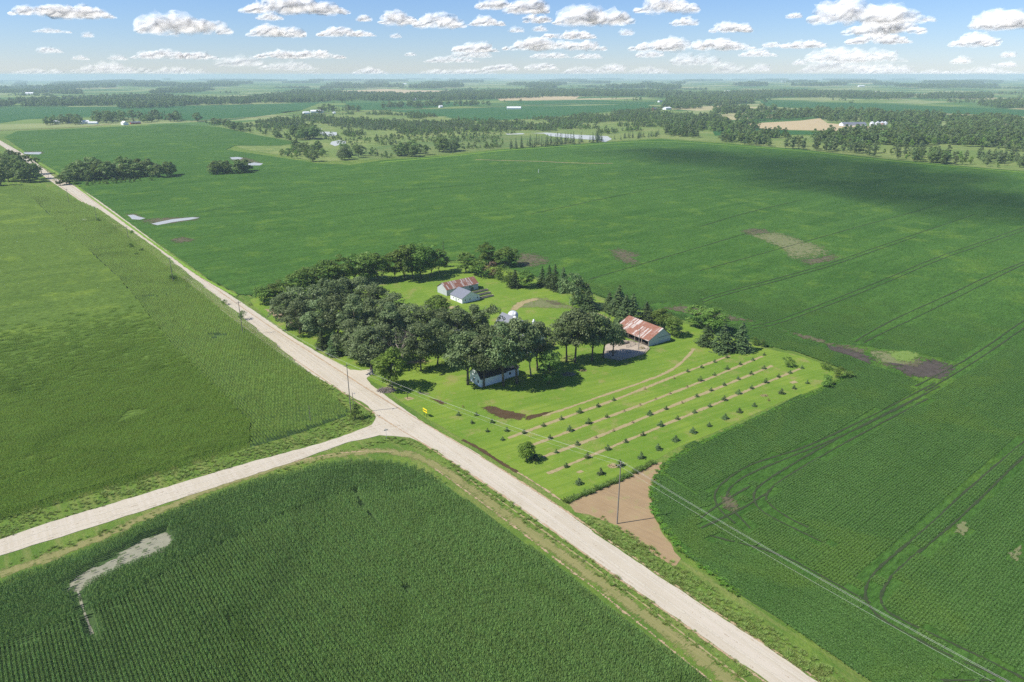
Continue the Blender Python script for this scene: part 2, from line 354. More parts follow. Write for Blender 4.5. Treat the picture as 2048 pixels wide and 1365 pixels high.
M['signback'] = plain('sign_metal', (0.20, 0.24, 0.26), 0.4); M['ceramic'] = plain('insulator', (0.5, 0.5, 0.5))
M['steel'] = plain('galvanised', (0.5, 0.52, 0.54), 0.4, 0.5, 0.1)
def rust(rot, w=0.7):
    def fn(t):
        tc = t.new('ShaderNodeTexCoord').outputs['Object']; sx = t.new('ShaderNodeSeparateXYZ'); t.l.new(tc, sx.inputs[0])
        fx = t.math('FLOOR', t.math('DIVIDE', sx.outputs[0], w)); wn_ = t.new('ShaderNodeTexWhiteNoise', noise_dimensions='2D')
        cb = t.new('ShaderNodeCombineXYZ'); t.l.new(fx, cb.inputs[0]); t.l.new(t.math('FLOOR', t.math('DIVIDE', sx.outputs[1], 3.1)), cb.inputs[1]); t.l.new(cb.outputs[0], wn_.inputs['Vector'])
        n = t.noise(tc, 0.35, 4, 0.7); v = t.math('ADD', t.math('MULTIPLY', wn_.outputs[0], 0.65), t.math('MULTIPLY', n, 0.6))
        c = t.mix(t.rng(v, 0.34, 0.60), (0.44, 0.40, 0.37), (0.215, 0.085, 0.05))
        return t.mix(t.rng(t.noise(tc, 2.0, 3), 0.4, 0.7, 0, 0.3), c, (0.38, 0.31, 0.26))
    return fn
M['rust'] = mat('rusty_roof_sheets', rust(0), 0.6, 0.3)
# ------------------------------------------------------------------ ground, fields, sheets
def poly_area(P): return 0.5*sum(P[i][0]*P[(i+1) % len(P)][1]-P[(i+1) % len(P)][0]*P[i][1] for i in range(len(P)))
def roughen(P, amp, step):
    out = []
    n = len(P)
    for i in range(n):
        a = np.array(P[i]); b = np.array(P[(i+1) % n]); L = np.linalg.norm(b-a); k = max(1, min(60, int(L/step)))
        d = (b-a)/max(L, 1e-6); nn = np.array([-d[1], d[0]])
        for j in range(k):
            q = a+(b-a)*j/k; off = (rnd.random()-0.5)*2*amp if not (j == 0) else 0
            out.append(tuple(q+nn*off))
    return out
def sheet(name, P, z, m, skirt=0.0, rough=None, parent=None, skirtmat=None, kind=None, label=None, cat=None, group=None):
    if rough: P = roughen(P, *rough)
    if poly_area(P) < 0: P = P[::-1]
    tris = tessellate_polygon([[Vector((x, y, 0)) for x, y in P]])
    V = [(x, y, z) for x, y in P]; Fc = []
    for a, b, c in tris:
        ar = (P[b][0]-P[a][0])*(P[c][1]-P[a][1])-(P[c][0]-P[a][0])*(P[b][1]-P[a][1])
        if abs(ar) < 1e-9: continue
        Fc.append((a, b, c) if ar > 0 else (a, c, b))
    ns = 0
    if skirt:
        n = len(P); V += [(x, y, z-skirt) for x, y in P]
        for i in range(n): Fc.append((i, n+i, n+(i+1) % n, (i+1) % n))
        ns = n
    me = mk(V, Fc, [m]); 
    if skirt and skirtmat:
        me.materials.append(skirtmat)
        for p in me.polygons[len(Fc)-ns:]: p.material_index = 1
    o = mesh_obj(name, me, None, parent); return tag(o, label, cat, group, kind)
def feather_patch(name, P, z, m, inset=0.35, step=3.0, amp=0.6, kind=None, label=None, cat=None, ctr=None):
    if poly_area(P) < 0: P = P[::-1]
    P = roughen(P, amp, step); n = len(P); c = np.mean(P, 0) if ctr is None else np.array(ctr)
    V = []; E = []
    for f, e in ((1.0, 0.0), (1-inset, 0.75), (max(0.05, 1-2*inset), 1.0)):
        for x, y in P: V.append((c[0]+(x-c[0])*f, c[1]+(y-c[1])*f, z)); E.append(e)
    V.append((c[0], c[1], z)); E.append(1.0); Fc = []
    for r in range(2):
        for i in range(n): j = (i+1) % n; Fc.append((r*n+i, r*n+j, (r+1)*n+j, (r+1)*n+i))
    for i in range(n): Fc.append((2*n+i, 2*n+(i+1) % n, 3*n))
    me = mk(V, Fc, [m]); at = me.attributes.new('edge', 'FLOAT', 'POINT'); at.data.foreach_set('value', E)
    return tag(mesh_obj(name, me), label, cat, None, kind)
def smooth_path(P, it=2):
    P = [np.array(p, float) for p in P]
    for _ in range(it):
        Q = [P[0]]
        for a, b in zip(P[:-1], P[1:]): Q += [a*0.75+b*0.25, a*0.25+b*0.75]
        P = Q+[P[-1]]
    return P
def strip_geo(P, w, z, jit=0.0, profile=(0.0, 1.0, 0.0)):
    P = smooth_path(P); V = []; E = []; Fc = []; k = len(profile)
    for i, p in enumerate(P):
        d = P[min(i+1, len(P)-1)]-P[max(i-1, 0)]; d /= max(np.linalg.norm(d), 1e-6); nn = np.array([-d[1], d[0]])
        ww = w*(1+jit*(rnd.random()-0.5))
        for j in range(k):
            q = p+nn*ww*(j/(k-1)-0.5); V.append((q[0], q[1], z)); E.append(profile[j])
    for i in range(len(P)-1):
        for j in range(k-1): Fc.append((i*k+j, (i+1)*k+j, (i+1)*k+j+1, i*k+j+1))
    return V, Fc, E
def strips(name, paths, w, z, m, jit=0.3, kind='structure', label=None, cat=None, profile=(0.0, 1.0, 0.0)):
    V = []; Fc = []; E = []
    for pi, P in enumerate(paths):
        a, b, c = strip_geo(P, w, z+0.0035*pi, jit, profile); k = len(V); V += a; Fc += [tuple(i+k for i in f) for f in b]; E += c
    V = np.array(V)
    me = mk(V, Fc, [m]); at = me.attributes.new('edge', 'FLOAT', 'POINT'); at.data.foreach_set('value', E)
    # faces must look up
    return tag(mesh_obj(name, me), label, cat, None, kind)

# ground sheet: polar grid
rings = [0, 40, 120, 300, 600, 1000, 1600, 2400, 3400, 4400] + [5000*(1.075**i) for i in range(26)]
nseg = 240; V = []; Fc = []
for r in rings:
    for k in range(nseg):
        a = 2*math.pi*k/nseg; V.append((r*math.cos(a), r*math.sin(a)))
V = np.array(V); Z = terrain(V[:, 0], V[:, 1]); V = np.column_stack([V, Z])
for i in range(len(rings)-1):
    for k in range(nseg): j = (k+1) % nseg; Fc.append((i*nseg+k, (i+1)*nseg+k, (i+1)*nseg+j, i*nseg+j))
ground = tag(mesh_obj('ground', mk(V, Fc, [M['ground']], True)), 'flat green farmland reaching to the horizon', None, None, 'structure')
RMAX = rings[-1]

def inside(pts, P):
    x = pts[:, 0]; y = pts[:, 1]; c = np.zeros(len(pts), bool); n = len(P)
    for i in range(n):
        x0, y0 = P[i]; x1, y1 = P[(i+1) % n]
        if y0 == y1: continue
        m_ = ((y0 > y) != (y1 > y)) & (x < (x1-x0)*(y-y0)/(y1-y0)+x0); c ^= m_
    return c
def seg_dist(pts, path):
    d = np.full(len(pts), 1e9)
    for a, b in zip(path[:-1], path[1:]):
        a = np.array(a); b = np.array(b); ab = b-a; t = np.clip(((pts-a)@ab)/max(ab@ab, 1e-9), 0, 1)
        d = np.minimum(d, np.hypot(*(pts-(a+t[:, None]*ab)).T))
    return d

# gravel roads
ROAD_L = [(0,290),(50,325),(100,362),(135,385),(185,420),(250,470),(330,530),(400,585),(460,635),(520,680),(600,735),(680,782),(705,795),(730,808),(746,822),(752,835),(744,850),(700,868),(640,888),(500,925),(300,985),(100,1045),(0,1080)]
ROAD_B = [(0,1112),(200,1050),(400,985),(600,920),(690,887),(760,871),(820,876),(870,900),(920,935),(1000,990),(1100,1060),(1250,1165),(1400,1270),(1538,1365)]
ROAD_R = [(1636,1365),(1500,1272),(1400,1208),(1300,1142),(1200,1075),(1130,1022),(1050,970),(950,905),(850,848),(790,806),(762,785),(742,770),(733,757),(745,748),(756,742),(748,738),(722,742),(700,740),(640,708),(580,672),(500,617),(430,570),(350,515),(270,455),(200,403),(150,372),(110,356),(60,316),(0,281)]
def ext(a, b, d):
    a = np.array(a); b = np.array(b); v = (b-a)/np.linalg.norm(b-a); return tuple(b+v*d)
gl = GP(ROAD_L); gb = GP(ROAD_B); gr = GP(ROAD_R)
far_l = ext(gl[1], gl[0], 1500); far_r = ext(gr[-2], gr[-1], 1500)
sl = ext(gl[-2], gl[-1], 200); sb = ext(gb[1], gb[0], 200)
bl = ext(gb[-2], gb[-1], 150); br = ext(gr[1], gr[0], 150)
road_poly = [far_l]+gl+[sl, sb]+gb+[bl, br]+gr+[far_r]
road_o = sheet('gravel_road', road_poly, 0.10, M['gravel'], skirt=0.09, rough=(0.22, 2.2), kind='structure', label='pale gravel roads meeting at a junction')
for m_ in ():
    pass
main_c = [G(40, 312), G(142, 379), G(262, 463), G(390, 562), G(510, 650), G(640, 735), G(760, 815), G(900, 898), G(1075, 1010), G(1250, 1135), G(1400, 1237), G(1585, 1363)]
main_c = [ext(main_c[1], main_c[0], 900)]+main_c+[ext(main_c[-2], main_c[-1], 100)]
side_c = [ext(G(200, 1022), G(0, 1096), 120), G(0, 1096), G(200, 1035), G(400, 972), G(600, 910), G(700, 878), G(760, 856), G(830, 850)]
def off(path, d):
    P = [np.array(p) for p in path]; out = []
    for i, p in enumerate(P):
        v = P[min(i+1, len(P)-1)]-P[max(i-1, 0)]; v /= np.linalg.norm(v); out.append(tuple(p+np.array([-v[1], v[0]])*d))
    return out
strips('wheel_paths', [off(main_c, 1.9), off(main_c, -1.6), off(side_c, 1.7), off(side_c, -1.7)], 1.7, 0.112, M['r_wheel'], 0.2, label='pale packed wheel paths along the gravel road')
strips('road_shoulder_soil', [off(main_c, 4.6), off(main_c, -4.7)], 1.4, 0.118, M['r_red'], 0.6, label='reddish loose gravel along the road edges', profile=(0.0, 0.8, 0.0))
strips('gravel_windrow', [off(main_c, 0.15), off(main_c, 3.5), off(main_c, -3.4), off(side_c, 0.1), off(side_c, 3.2), off(side_c, -3.2)], 0.8, 0.145, M['r_windrow'], 0.4, label='loose tan gravel ridges between the wheel paths', profile=(0.0, 0.42, 0.0))
drive = [G(722, 745), G(745, 742), G(770, 737), G(800, 728), G(850, 722)]
strips('driveway', [drive], 4.0, 0.09, M['r_straw'], 0.2, profile=(0.3, 1.3, 1.3, 0.3), label='worn gravel driveway into the farmyard')

# verge strips and lawn
LAWN = [(700,742),(640,706),(560,655),(510,615),(500,600),(560,575),(700,552),(850,530),(960,525),(1040,552),(1180,590),(1260,622),(1400,655),(1520,695),(1600,712),(1690,745),(1640,775),(1560,805),(1460,852),(1360,893),(1310,922),(1230,965),(1130,1004),(1085,975),(950,893),(850,835),(800,802),(770,775)]
sheet('lawn', GP(LAWN), 0.03, M['lawn'], kind='structure', rough=(0.3, 4), label='bright mown lawn around the farmstead')
MEADOW = [(430,252),(600,232),(780,222),(950,243),(1080,238),(1310,216),(1440,235),(1480,250),(1540,270),(1700,275),(2200,262),(2300,360),(1900,332),(1700,310),(1450,286),(1320,277),(1000,298),(900,308),(750,320),(640,324),(480,298)]
sheet('meadow', GP(MEADOW), 0.15, M['meadow'], kind='structure', label='rough olive meadow beyond the bean field')
sheet('marsh', GP([(700,300),(850,284),(1000,270),(1100,274),(1130,283),(1010,296),(905,306),(750,318),(715,316)]), 0.22, M['reed'], kind='structure', label='green reedy marsh between the ponds')
sheet('dirt_triangle', GP([(1135,1003),(1180,985),(1230,965),(1310,926),(1325,925),(1312,960),(1303,985),(1305,1025),(1330,1075),(1362,1118),(1350,1135),(1300,1105),(1260,1075),(1225,1048),(1180,1030),(1150,1025)]), 0.035, M['dirt'], kind='structure', rough=(0.5, 3), label='bare brown dirt triangle beside the road')

# ------------------------------------------------------------------ crop fields
FA = [(-250,1240),(-60,1180),(0,1163),(150,1105),(350,1015),(500,962),(640,925),(730,917),(800,922),(850,940),(950,1012),(1100,1122),(1250,1238),(1430,1365)]
pA = GP(FA, 1.8); pA += [ext(pA[-2], pA[-1], 60), (-20, 40), (-160, 40)]
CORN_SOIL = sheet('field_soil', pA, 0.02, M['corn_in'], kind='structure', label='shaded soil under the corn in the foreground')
FBp = [(0,1042),(200,985),(400,925),(600,866),(690,834),(696,822),(660,790),(560,700),(450,610),(300,490),(200,422),(130,392),(80,375),(0,372)]
pB = [ext(G(200, 985), G(0, 1042), 260)]+GP(FBp)+[G(-700, 372), G(-1500, 700)]
pBs = [ext(G(200, 973), G(0, 1030), 260)]+GP([(0,1030),(200,973),(400,913),(500,884)])+[G(*q) for q in [(500,848),(420,770),(350,700),(240,560),(150,478),(60,395),(20,372)]]+[G(-700, 372), G(-1500, 700)]
cB = sheet('corn_field', pBs, 1.15, M['corn'], skirt=1.15, kind='stuff', rough=(0.5, 3), label='light green corn field left of the gravel road', cat='corn field')
hd_line = [G(500, 896)][:0]+[G(20, 372), G(60, 395), G(150, 478), G(240, 560), G(350, 700), G(420, 770), G(500, 848), G(500, 896)]
hB = hd_line + GP([(600,866),(690,834),(696,822),(660,790),(560,700),(450,610),(300,490),(200,422),(130,392),(80,375)])
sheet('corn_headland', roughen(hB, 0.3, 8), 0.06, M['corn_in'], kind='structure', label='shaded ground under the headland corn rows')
FC = [(8,275),(35,263),(350,249),(440,255),(520,272),(600,286),(560,292),(470,292),(452,300),(560,316),(640,328),(700,331),(760,322),(900,312),(1000,300),(1150,289),(1320,279),(1450,288),(1600,299),(1750,317),(1900,331),(2048,344)]
FC2 = [(2048,1365),(1745,1365),(1700,1335),(1600,1262),(1480,1190),(1400,1128),(1345,1080),(1312,1030),(1306,985),(1320,945),(1340,922),(1380,895),(1480,852),(1560,815),(1650,775),(1705,752),(1690,740),(1600,706),(1520,690),(1400,648),(1260,615),(1180,584),(1040,545),(960,520),(850,525),(700,547),(570,568),(510,592),(480,590),(420,560),(320,490),(230,425),(165,378),(145,362),(70,318),(30,290)]
pC = GP(FC)+[G(2600, 400), (420, 40)]+[ext(G(1600, 1262), G(1745, 1365), 45)]+GP(FC2[1:])
cC = sheet('soybean_field', pC, 0.45, M['soy'], skirt=0.45, kind='stuff', rough=(0.5, 5), skirtmat=M['corn_in'], label='large deep green soybean field behind and beside the farmstead', cat='soybean field')
# farther fields
FAR = [
 ('crop_field', [(-200,222),(0,216),(380,212),(640,206),(600,222),(470,240),(400,243),(200,233),(60,238),(0,247),(-200,252)], 'far_green', 'green crop field behind the distant farm at left'),
 ('crop_field', [(560,225),(640,217),(690,221),(600,231)], 'far_lime', 'lime green field beside the far white farm'),
 ('crop_field', [(690,206),(960,204),(950,211),(780,221),(700,220)], 'far_green', 'green field in front of the far tree band'),
 ('crop_field', [(770,222),(1000,215),(1290,209),(1310,216),(1180,226),(1080,238),(950,242),(880,232)], 'far_green', 'green field below the long white shed'),
 ('crop_field', [(990,194),(1160,193),(1150,199),(1000,202)], 'tan', 'tan field strip in front of the woods'),
 ('crop_field', [(1060,210),(1000,203),(1180,200),(1310,205),(1305,209)], 'far_green', 'green field above the long white shed'),
 ('crop_field', [(1490,248),(1600,242),(1640,237),(1655,247),(1815,260),(1812,266),(1700,263),(1560,260),(1515,257)], 'tan', 'golden stubble field before the grain bins'),
 ('crop_field', [(1425,263),(1515,257),(1560,261),(1650,264),(1640,270),(1540,270),(1430,272)], 'far_green', 'green strip below the golden stubble'),
 ('crop_field', [(1520,203),(1700,206),(2100,222),(2100,236),(1850,226),(1680,222),(1530,213)], 'far_green', 'dark green field at far right'),
 ('crop_field', [(1340,167),(1500,172),(1620,177),(1560,180),(1400,185),(1290,184),(1250,176)], 'far_lime', 'pale olive fields near the horizon'),
 ('crop_field', [(1700,222),(1850,228),(2100,238),(2100,246),(1900,243),(1780,232)], 'far_lime', 'pale green meadow strip at far right'),
 ('crop_field', [(600,186),(780,178),(900,182),(840,190),(640,192)], 'tan', 'tan field far beyond the white farm'),
]
for nm, P, mm, lb in FAR:
    zz = 0.3 if not nm.startswith('x') else 0
    if min(p[1] for p in P) < 176: zz = 1.0
    sheet(nm, GP(P), zz, M[mm], kind='structure', label=lb)
# far gravel roads
strips('farm_road', [[G(-150,263), G(0,262), G(160,255), G(220,249)]], 9, 0.5, M['r_straw'], 0.1, profile=(0.5, 1.5, 1.5, 0.5), label='farm road at far left')
strips('farm_road', [[G(380,243), G(560,232), G(690,226), G(780,220), G(930,216), G(1010,214)], [G(1045,212), G(1180,206), G(1310,204)]], 10, 0.5, M['r_straw'], 0.1, profile=(0.5, 1.5, 1.5, 0.5), label='straight farm road crossing the distance')

# ponds and puddles
PONDS = [
 ([(638,265),(652,264),(673,265),(675,271),(660,273),(645,272)], 'water', 'pond_water', 'upper marsh pond behind the dark trees', 0.30),
 ([(663,284),(678,281),(692,283),(691,292),(680,290),(670,293),(660,289)], 'water', 'pond_water', 'lower marsh pond left of the reeds', 0.30),
 ([(1062,267),(1095,266),(1150,270),(1215,273),(1224,279),(1210,285),(1195,281),(1150,278),(1100,273),(1088,268)], 'water', 'pond_water', 'long bright pond behind the spruce row', 0.30),
 ([(600,257),(620,256),(645,258),(640,260),(605,260)], 'water', 'pond_water', 'thin strip of marsh water', 0.3),
 ([(1010,268),(1045,267),(1050,269),(1015,270)], 'water', 'pond_water', 'small far pond strip', 0.3),
 ([(46,306),(82,305),(84,307),(78,310),(50,309)], 'puddle', 'puddle', 'shallow water in the far left bean field', 0.52),
 ([(460,316),(475,315),(487,317),(480,320),(464,320)], 'puddle', 'puddle', 'upper puddle beside the small grove', 0.52),
 ([(492,329),(508,326),(526,328),(520,332),(497,332)], 'puddle', 'puddle', 'lower puddle beside the small grove', 0.52),
 ([(255,432),(268,431),(278,435),(291,438),(280,441),(264,440)], 'puddle', 'puddle', 'small puddle beside the road', 0.52),
 ([(303,449),(325,444),(345,440),(385,436),(400,437),(380,441),(345,446),(315,452)], 'puddle', 'puddle', 'long puddle in the bean field', 0.52),
 ([(163,442),(170,440),(177,442),(170,444)], 'puddle', 'puddle', 'tiny puddle at the corn edge', 1.25),
]
for P, mm, nm, lb, z in PONDS: sheet(nm, GP(P), z, M[mm], kind='structure', rough=(0.6, 6), label=lb)
for P, lb in [([(255,441),(305,436),(410,432),(415,441),(330,453),(300,455)], 'wet bare rim around the long puddle'), ([(452,313),(495,314),(535,328),(520,334),(485,333),(455,322)], 'wet rim around the grove puddles'), ([(245,428),(275,427),(300,440),(268,444)], 'wet rim of the small puddle'),([(38,303),(92,303),(95,309),(50,312)],'wet rim of the far puddle')]:
    feather_patch('bare_soil', GP(P), 0.49, M['r_soil'], kind='structure', label=lb)
# bare and weedy patches in the beans
BP = [([(1022,512),(1040,502),(1080,505),(1105,518),(1115,530),(1085,538),(1040,545),(1025,535)], 'r_soil', 'bare dark patch behind the conifers'),
 ([(1208,498),(1230,493),(1262,500),(1290,508),(1285,515),(1262,516),(1290,528),(1285,537),(1258,538),(1225,522)], 'r_soil', 'bare patch in the mid field'),
 ([(1465,463),(1490,457),(1545,457),(1600,475),(1665,495),(1690,510),(1680,520),(1610,535),(1585,528),(1555,500),(1500,475)], 'r_soilgreen', 'long weedy patch in the field'),
 ([(1465,463),(1500,456),(1540,458),(1555,468),(1500,475)], 'r_soil', 'soil at the top of the weedy patch'),
 ([(1580,522),(1620,518),(1680,506),(1692,512),(1680,522),(1610,537)], 'r_soil', 'soil at the foot of the weedy patch'),
 ([(1640,685),(1700,690),(1745,700),(1740,715),(1700,715)], 'r_soil', 'bare track junction soil'),
 ([(1700,690),(1800,705),(1900,722),(1945,745),(1900,770),(1820,762),(1745,735)], 'r_soil', 'dark bare patch at the field corner'),
 ([(1720,700),(1800,700),(1850,722),(1800,745),(1750,730)], 'r_soilgreen', 'weeds on the dark patch'),
 ([(1745,722),(1790,728),(1830,735),(1850,718),(1885,716),(1930,738),(1905,765),(1840,764),(1790,752)], 'r_darksoil', 'dark wet core of the corner patch'),
 ([(1640,686),(1700,698),(1760,720),(1750,736),(1690,714),(1640,698)], 'r_darksoil', 'dark worn link to the corner patch'),
 ([(1765,702),(1830,702),(1850,715),(1825,732),(1785,728)], 'r_weeds', 'light green weeds inside the corner patch'),
 ([(328,480),(365,473),(405,480),(390,488),(345,490)], 'r_soil', 'bare soil below the long puddle'),
 ([(1290,612),(1340,605),(1420,618),(1470,632),(1545,650),(1500,655),(1400,640)], 'r_soil', 'brown strip behind the conifers'),
 ([(1540,655),(1600,668),(1700,695),(1690,702),(1600,680)], 'r_soil', 'brown strip along the field edge'),
 ([(1432,990),(1460,985),(1480,1000),(1490,1025),(1460,1040),(1440,1020)], 'r_soil', 'muddy turning spot of the wheel tracks'),
 ([(1910,1050),(1930,1040),(1945,1050),(1925,1080),(1905,1070)], 'r_soilgreen', 'thin pale spot in the right field'),
 ([(2010,1110),(2048,1085),(2048,1110),(2025,1140)], 'r_soilgreen', 'thin pale spot at the right edge')]
for bi, (P, mm, lb) in enumerate(BP): feather_patch('bare_soil', GP(P), 0.48+0.006*bi, M[mm], kind='structure', label=lb, inset=0.4)
TR = [[(2100,842),(2030,900),(1911,1002),(1873,1041),(1802,1101),(1761,1135),(1737,1162),(1729,1190),(1732,1207),(1754,1237),(1809,1268),(1894,1314),(1959,1340),(2013,1365),(2100,1410)],
 [(2110,862),(2047,914),(1931,1029),(1877,1075),(1826,1116),(1788,1149),(1768,1176),(1759,1200),(1768,1224),(1809,1247),(1877,1278),(1945,1310),(2030,1352),(2100,1390)],
 [(1870,768),(1790,810),(1700,856),(1604,900),(1536,920),(1495,934),(1454,960),(1429,985),(1429,1006),(1441,1026),(1470,1050)],
 [(1878,775),(1800,818),(1700,868),(1590,913),(1502,948),(1465,972),(1453,989),(1454,1006),(1468,1026),(1500,1060)],
 [(1850,790),(1740,845),(1638,900),(1563,944),(1512,978),(1505,999),(1519,1026),(1587,1060),(1650,1090)],
 [(1855,800),(1760,850),(1669,900),(1604,937),(1550,971),(1531,992),(1533,1009),(1577,1040),(1620,1060)],
 [(1400,1060),(1478,1024),(1506,1007),(1540,985)], [(1400,1040),(1440,1010),(1500,975)],
 [(1500,654),(1536,648),(1577,635),(1685,594),(1780,556),(1875,515),(1970,483),(2100,438)], [(1505,660),(1545,653),(1590,638),(1690,600),(1785,562),(1880,520),(1975,488),(2100,445)],
 [(1710,686),(1732,670),(1811,629),(1906,588),(1970,556),(2100,505)], [(1726,689),(1754,673),(1843,632),(1938,585),(2048,529),(2100,510)],
 [(1830,775),(1938,720),(2048,642),(2100,608)], [(1850,785),(1960,720),(2048,657),(2100,625)],
 [(1400,543),(1542,504),(1621,482),(1716,455),(1811,430),(1900,405)], [(1400,602),(1431,591),(1542,562),(1653,531),(1716,509),(1827,471),(1950,430)],
 [(1405,607),(1436,595),(1548,566),(1658,535),(1721,513),(1832,475)],
 [(1420,1075),(1560,1110),(1650,1160),(1740,1210)], [(1880,1365),(1990,1365)],
 [(1180,560),(1300,525),(1420,490),(1520,460)], [(1060,430),(1200,400),(1350,370)], [(1400,455),(1480,430),(1600,402)]]
TRG = [GP(p) for p in TR]
strips('wheel_tracks', TRG, 1.1, 0.53, M['r_track'], 0.7, label='dark tractor wheel tracks curving through the beans', profile=(0.0, 1.1, 0.0))
strips('wheel_tracks', [GP([(400,426),(480,412),(560,402),(700,390),(850,377),(950,372)])], 2.2, 0.56, M['r_dark'], 0.9, label='dark grassy ridge crossing the far bean field', profile=(0.2, 1.3, 0.2))
strips('bare_line', [GP([(950,320),(1000,322),(1090,324),(1130,327),(1225,328)])], 4.5, 0.53, M['r_red'], 0.5, label='pale bare line in the far field', profile=(0.2, 1.0, 0.2))
strips('grass_margin', [GP([(760,326),(900,314),(1000,302),(1150,292),(1320,282),(1450,291),(1600,302),(1750,320),(1900,334),(2060,347)])], 7, 0.55, M['r_lime'], 0.3, label='light grassy margin beyond the bean field', profile=(0.4, 1.3, 0.4))
strips('grass_margin', [off(GP([(30,292),(80,326),(145,364),(165,380),(230,427),(320,492),(420,562),(480,592)]), -2)], 3.0, 0.5, M['r_lime'], 0.6, label='light grassy margin between road and beans', profile=(0.2, 1.0, 0.2))

# orchard mown strips, path, wet patches in the lawn
strips('mown_strips', [GP(p) for p in [[(1016,877),(1100,846),(1240,797),(1350,752),(1460,712)], [(1064,891),(1180,848),(1310,800),(1420,757),(1525,713)], [(1085,915),(1200,873),(1330,818),(1440,775),(1545,732)], [(1095,948),(1210,900),(1330,850),(1450,800),(1600,738)]]], 1.7, 0.045, M['r_straw'], 0.5, label='straw coloured strips along the rows of young pines', profile=(0.35, 1.1, 0.35))
strips('mown_path', [GP([(1085,832),(1120,822),(1200,794),(1280,767),(1340,744),(1372,718),(1388,698)])], 2.4, 0.05, M['r_straw'], 0.4, label='worn curving path across the lawn', profile=(0.1, 0.95, 0.1))
for P, mm, lb in [([(948,812),(975,808),(1000,817),(1030,822),(1065,832),(1080,840),(1040,845),(1010,842),(985,835)], 'r_wet', 'wet reddish brown hollow in the lawn'),
   ([(850,795),(880,800),(905,810),(885,812)], 'r_wet', 'small damp spot in the lawn'), ([(1030,838),(1075,828),(1120,818),(1100,828),(1050,845)], 'r_wet', 'damp tail of the hollow'),
   ([(830,782),(870,786),(860,792),(835,790)], 'r_soilgreen', 'thin grass near the road'),
   ([(1000,612),(1060,595),(1090,590),(1140,605),(1180,620),(1120,622),(1060,618),(1020,620)], 'r_soilgreen', 'worn yard behind the barn'),
   ([(1080,598),(1130,605),(1150,613),(1100,612)], 'r_soil', 'bare soil in the yard'),
   ([(1180,618),(1230,640),(1215,650),(1160,630)], 'r_straw', 'dry track by the conifers'),
   ([(1010,625),(1030,605),(1080,592),(1090,596),(1050,608),(1030,625)], 'r_straw', 'tan track curving behind the barn'),
   ([(520,615),(545,612),(600,650),(590,655),(545,635)], 'r_red', 'bare soil at the grove corner'),
   ([(690,548),(760,540),(880,523),(940,520),(900,530),(760,548)], 'r_soil', 'soil line along the back fence row'),
   ([(880,615),(905,612),(925,612),(905,620)], 'r_straw', 'gravel apron beside the small white barn')]:
    zl_ = globals().get('zl_', 0.052)+0.003; feather_patch('bare_soil', GP(P), zl_, M[mm], kind='structure', label=lb, inset=0.4)
strips('ditch', [GP([(925,880),(960,898),(1000,925),(1035,945)])], 1.6, 0.06, M['r_wet'], 0.5, label='dark wet ditch beside the road', profile=(0.3, 1.3, 0.3))
strips('ditch', [GP([(1030,942),(1080,972),(1120,1000)])], 1.6, 0.058, M['r_red'], 0.6, label='dry reddish ditch beside the road', profile=(0.0, 0.8, 0.0))
# dirt strip along the foreground corn
def shift(P, dy): return [(a, b+dy) for a, b in P]
strips('dirt_margin', [GP([(870,938),(950,995),(1040,1062),(1120,1125),(1200,1185),(1300,1265),(1430,1370),(1500,1420)]), GP([(540,935),(640,912),(720,902),(790,905)])], 1.8, 0.05, M['r_red'], 0.7, label='brown dirt margin around the foreground corn', profile=(0.0, 0.62, 0.0))
strips('mown_margin', [GP([(0,1150),(200,1078),(400,985),(560,932),(680,908),(780,900),(850,918),(930,970),(1040,1050),(1180,1150),(1300,1240),(1450,1350),(1520,1410)])], 6.5, 0.036, M['r_olive'], 0.3, label='worn olive margin round the foreground corn', profile=(0.0, 0.45, 0.75, 0.45, 0.0))
strips('dirt_margin', [off(GP([(900,945),(1000,1015),(1120,1100),(1300,1235),(1480,1375)]), 2.2)], 1.0, 0.042, M['r_straw'], 0.7, label='straw coloured wheel line beside the corn margin', profile=(0.0, 0.8, 0.0))
MUD = [(222,1112),(280,1080),(338,1060),(352,1078),(335,1105),(270,1132),(200,1162),(150,1190),(128,1188),(140,1160),(180,1135)]
feather_patch('mud', GP([(225,1110),(280,1080),(338,1060),(352,1078),(335,1105),(270,1130),(225,1135)]), 0.05, M['r_pale'], kind='structure', label='pale dried mud patch in the foreground corn', inset=0.2)
feather_patch('mud', GP([(240,1112),(180,1135),(140,1160),(128,1188),(150,1190),(200,1160),(250,1135)]), 0.054, M['r_pale'], kind='structure', label='tail of the dried mud curving into the corn', inset=0.2)
MUDTR = [GP(p) for p in [[(330,1085),(240,1118),(170,1150),(140,1170)], [(130,1190),(160,1150),(210,1130)], [(155,1180),(165,1215),(185,1270)]]]
strips('wheel_tracks', MUDTR, 0.8, 0.06, M['r_pale'], 0.6, label='pale wheel tracks leaving the mud', profile=(0.3, 1.2, 0.3))

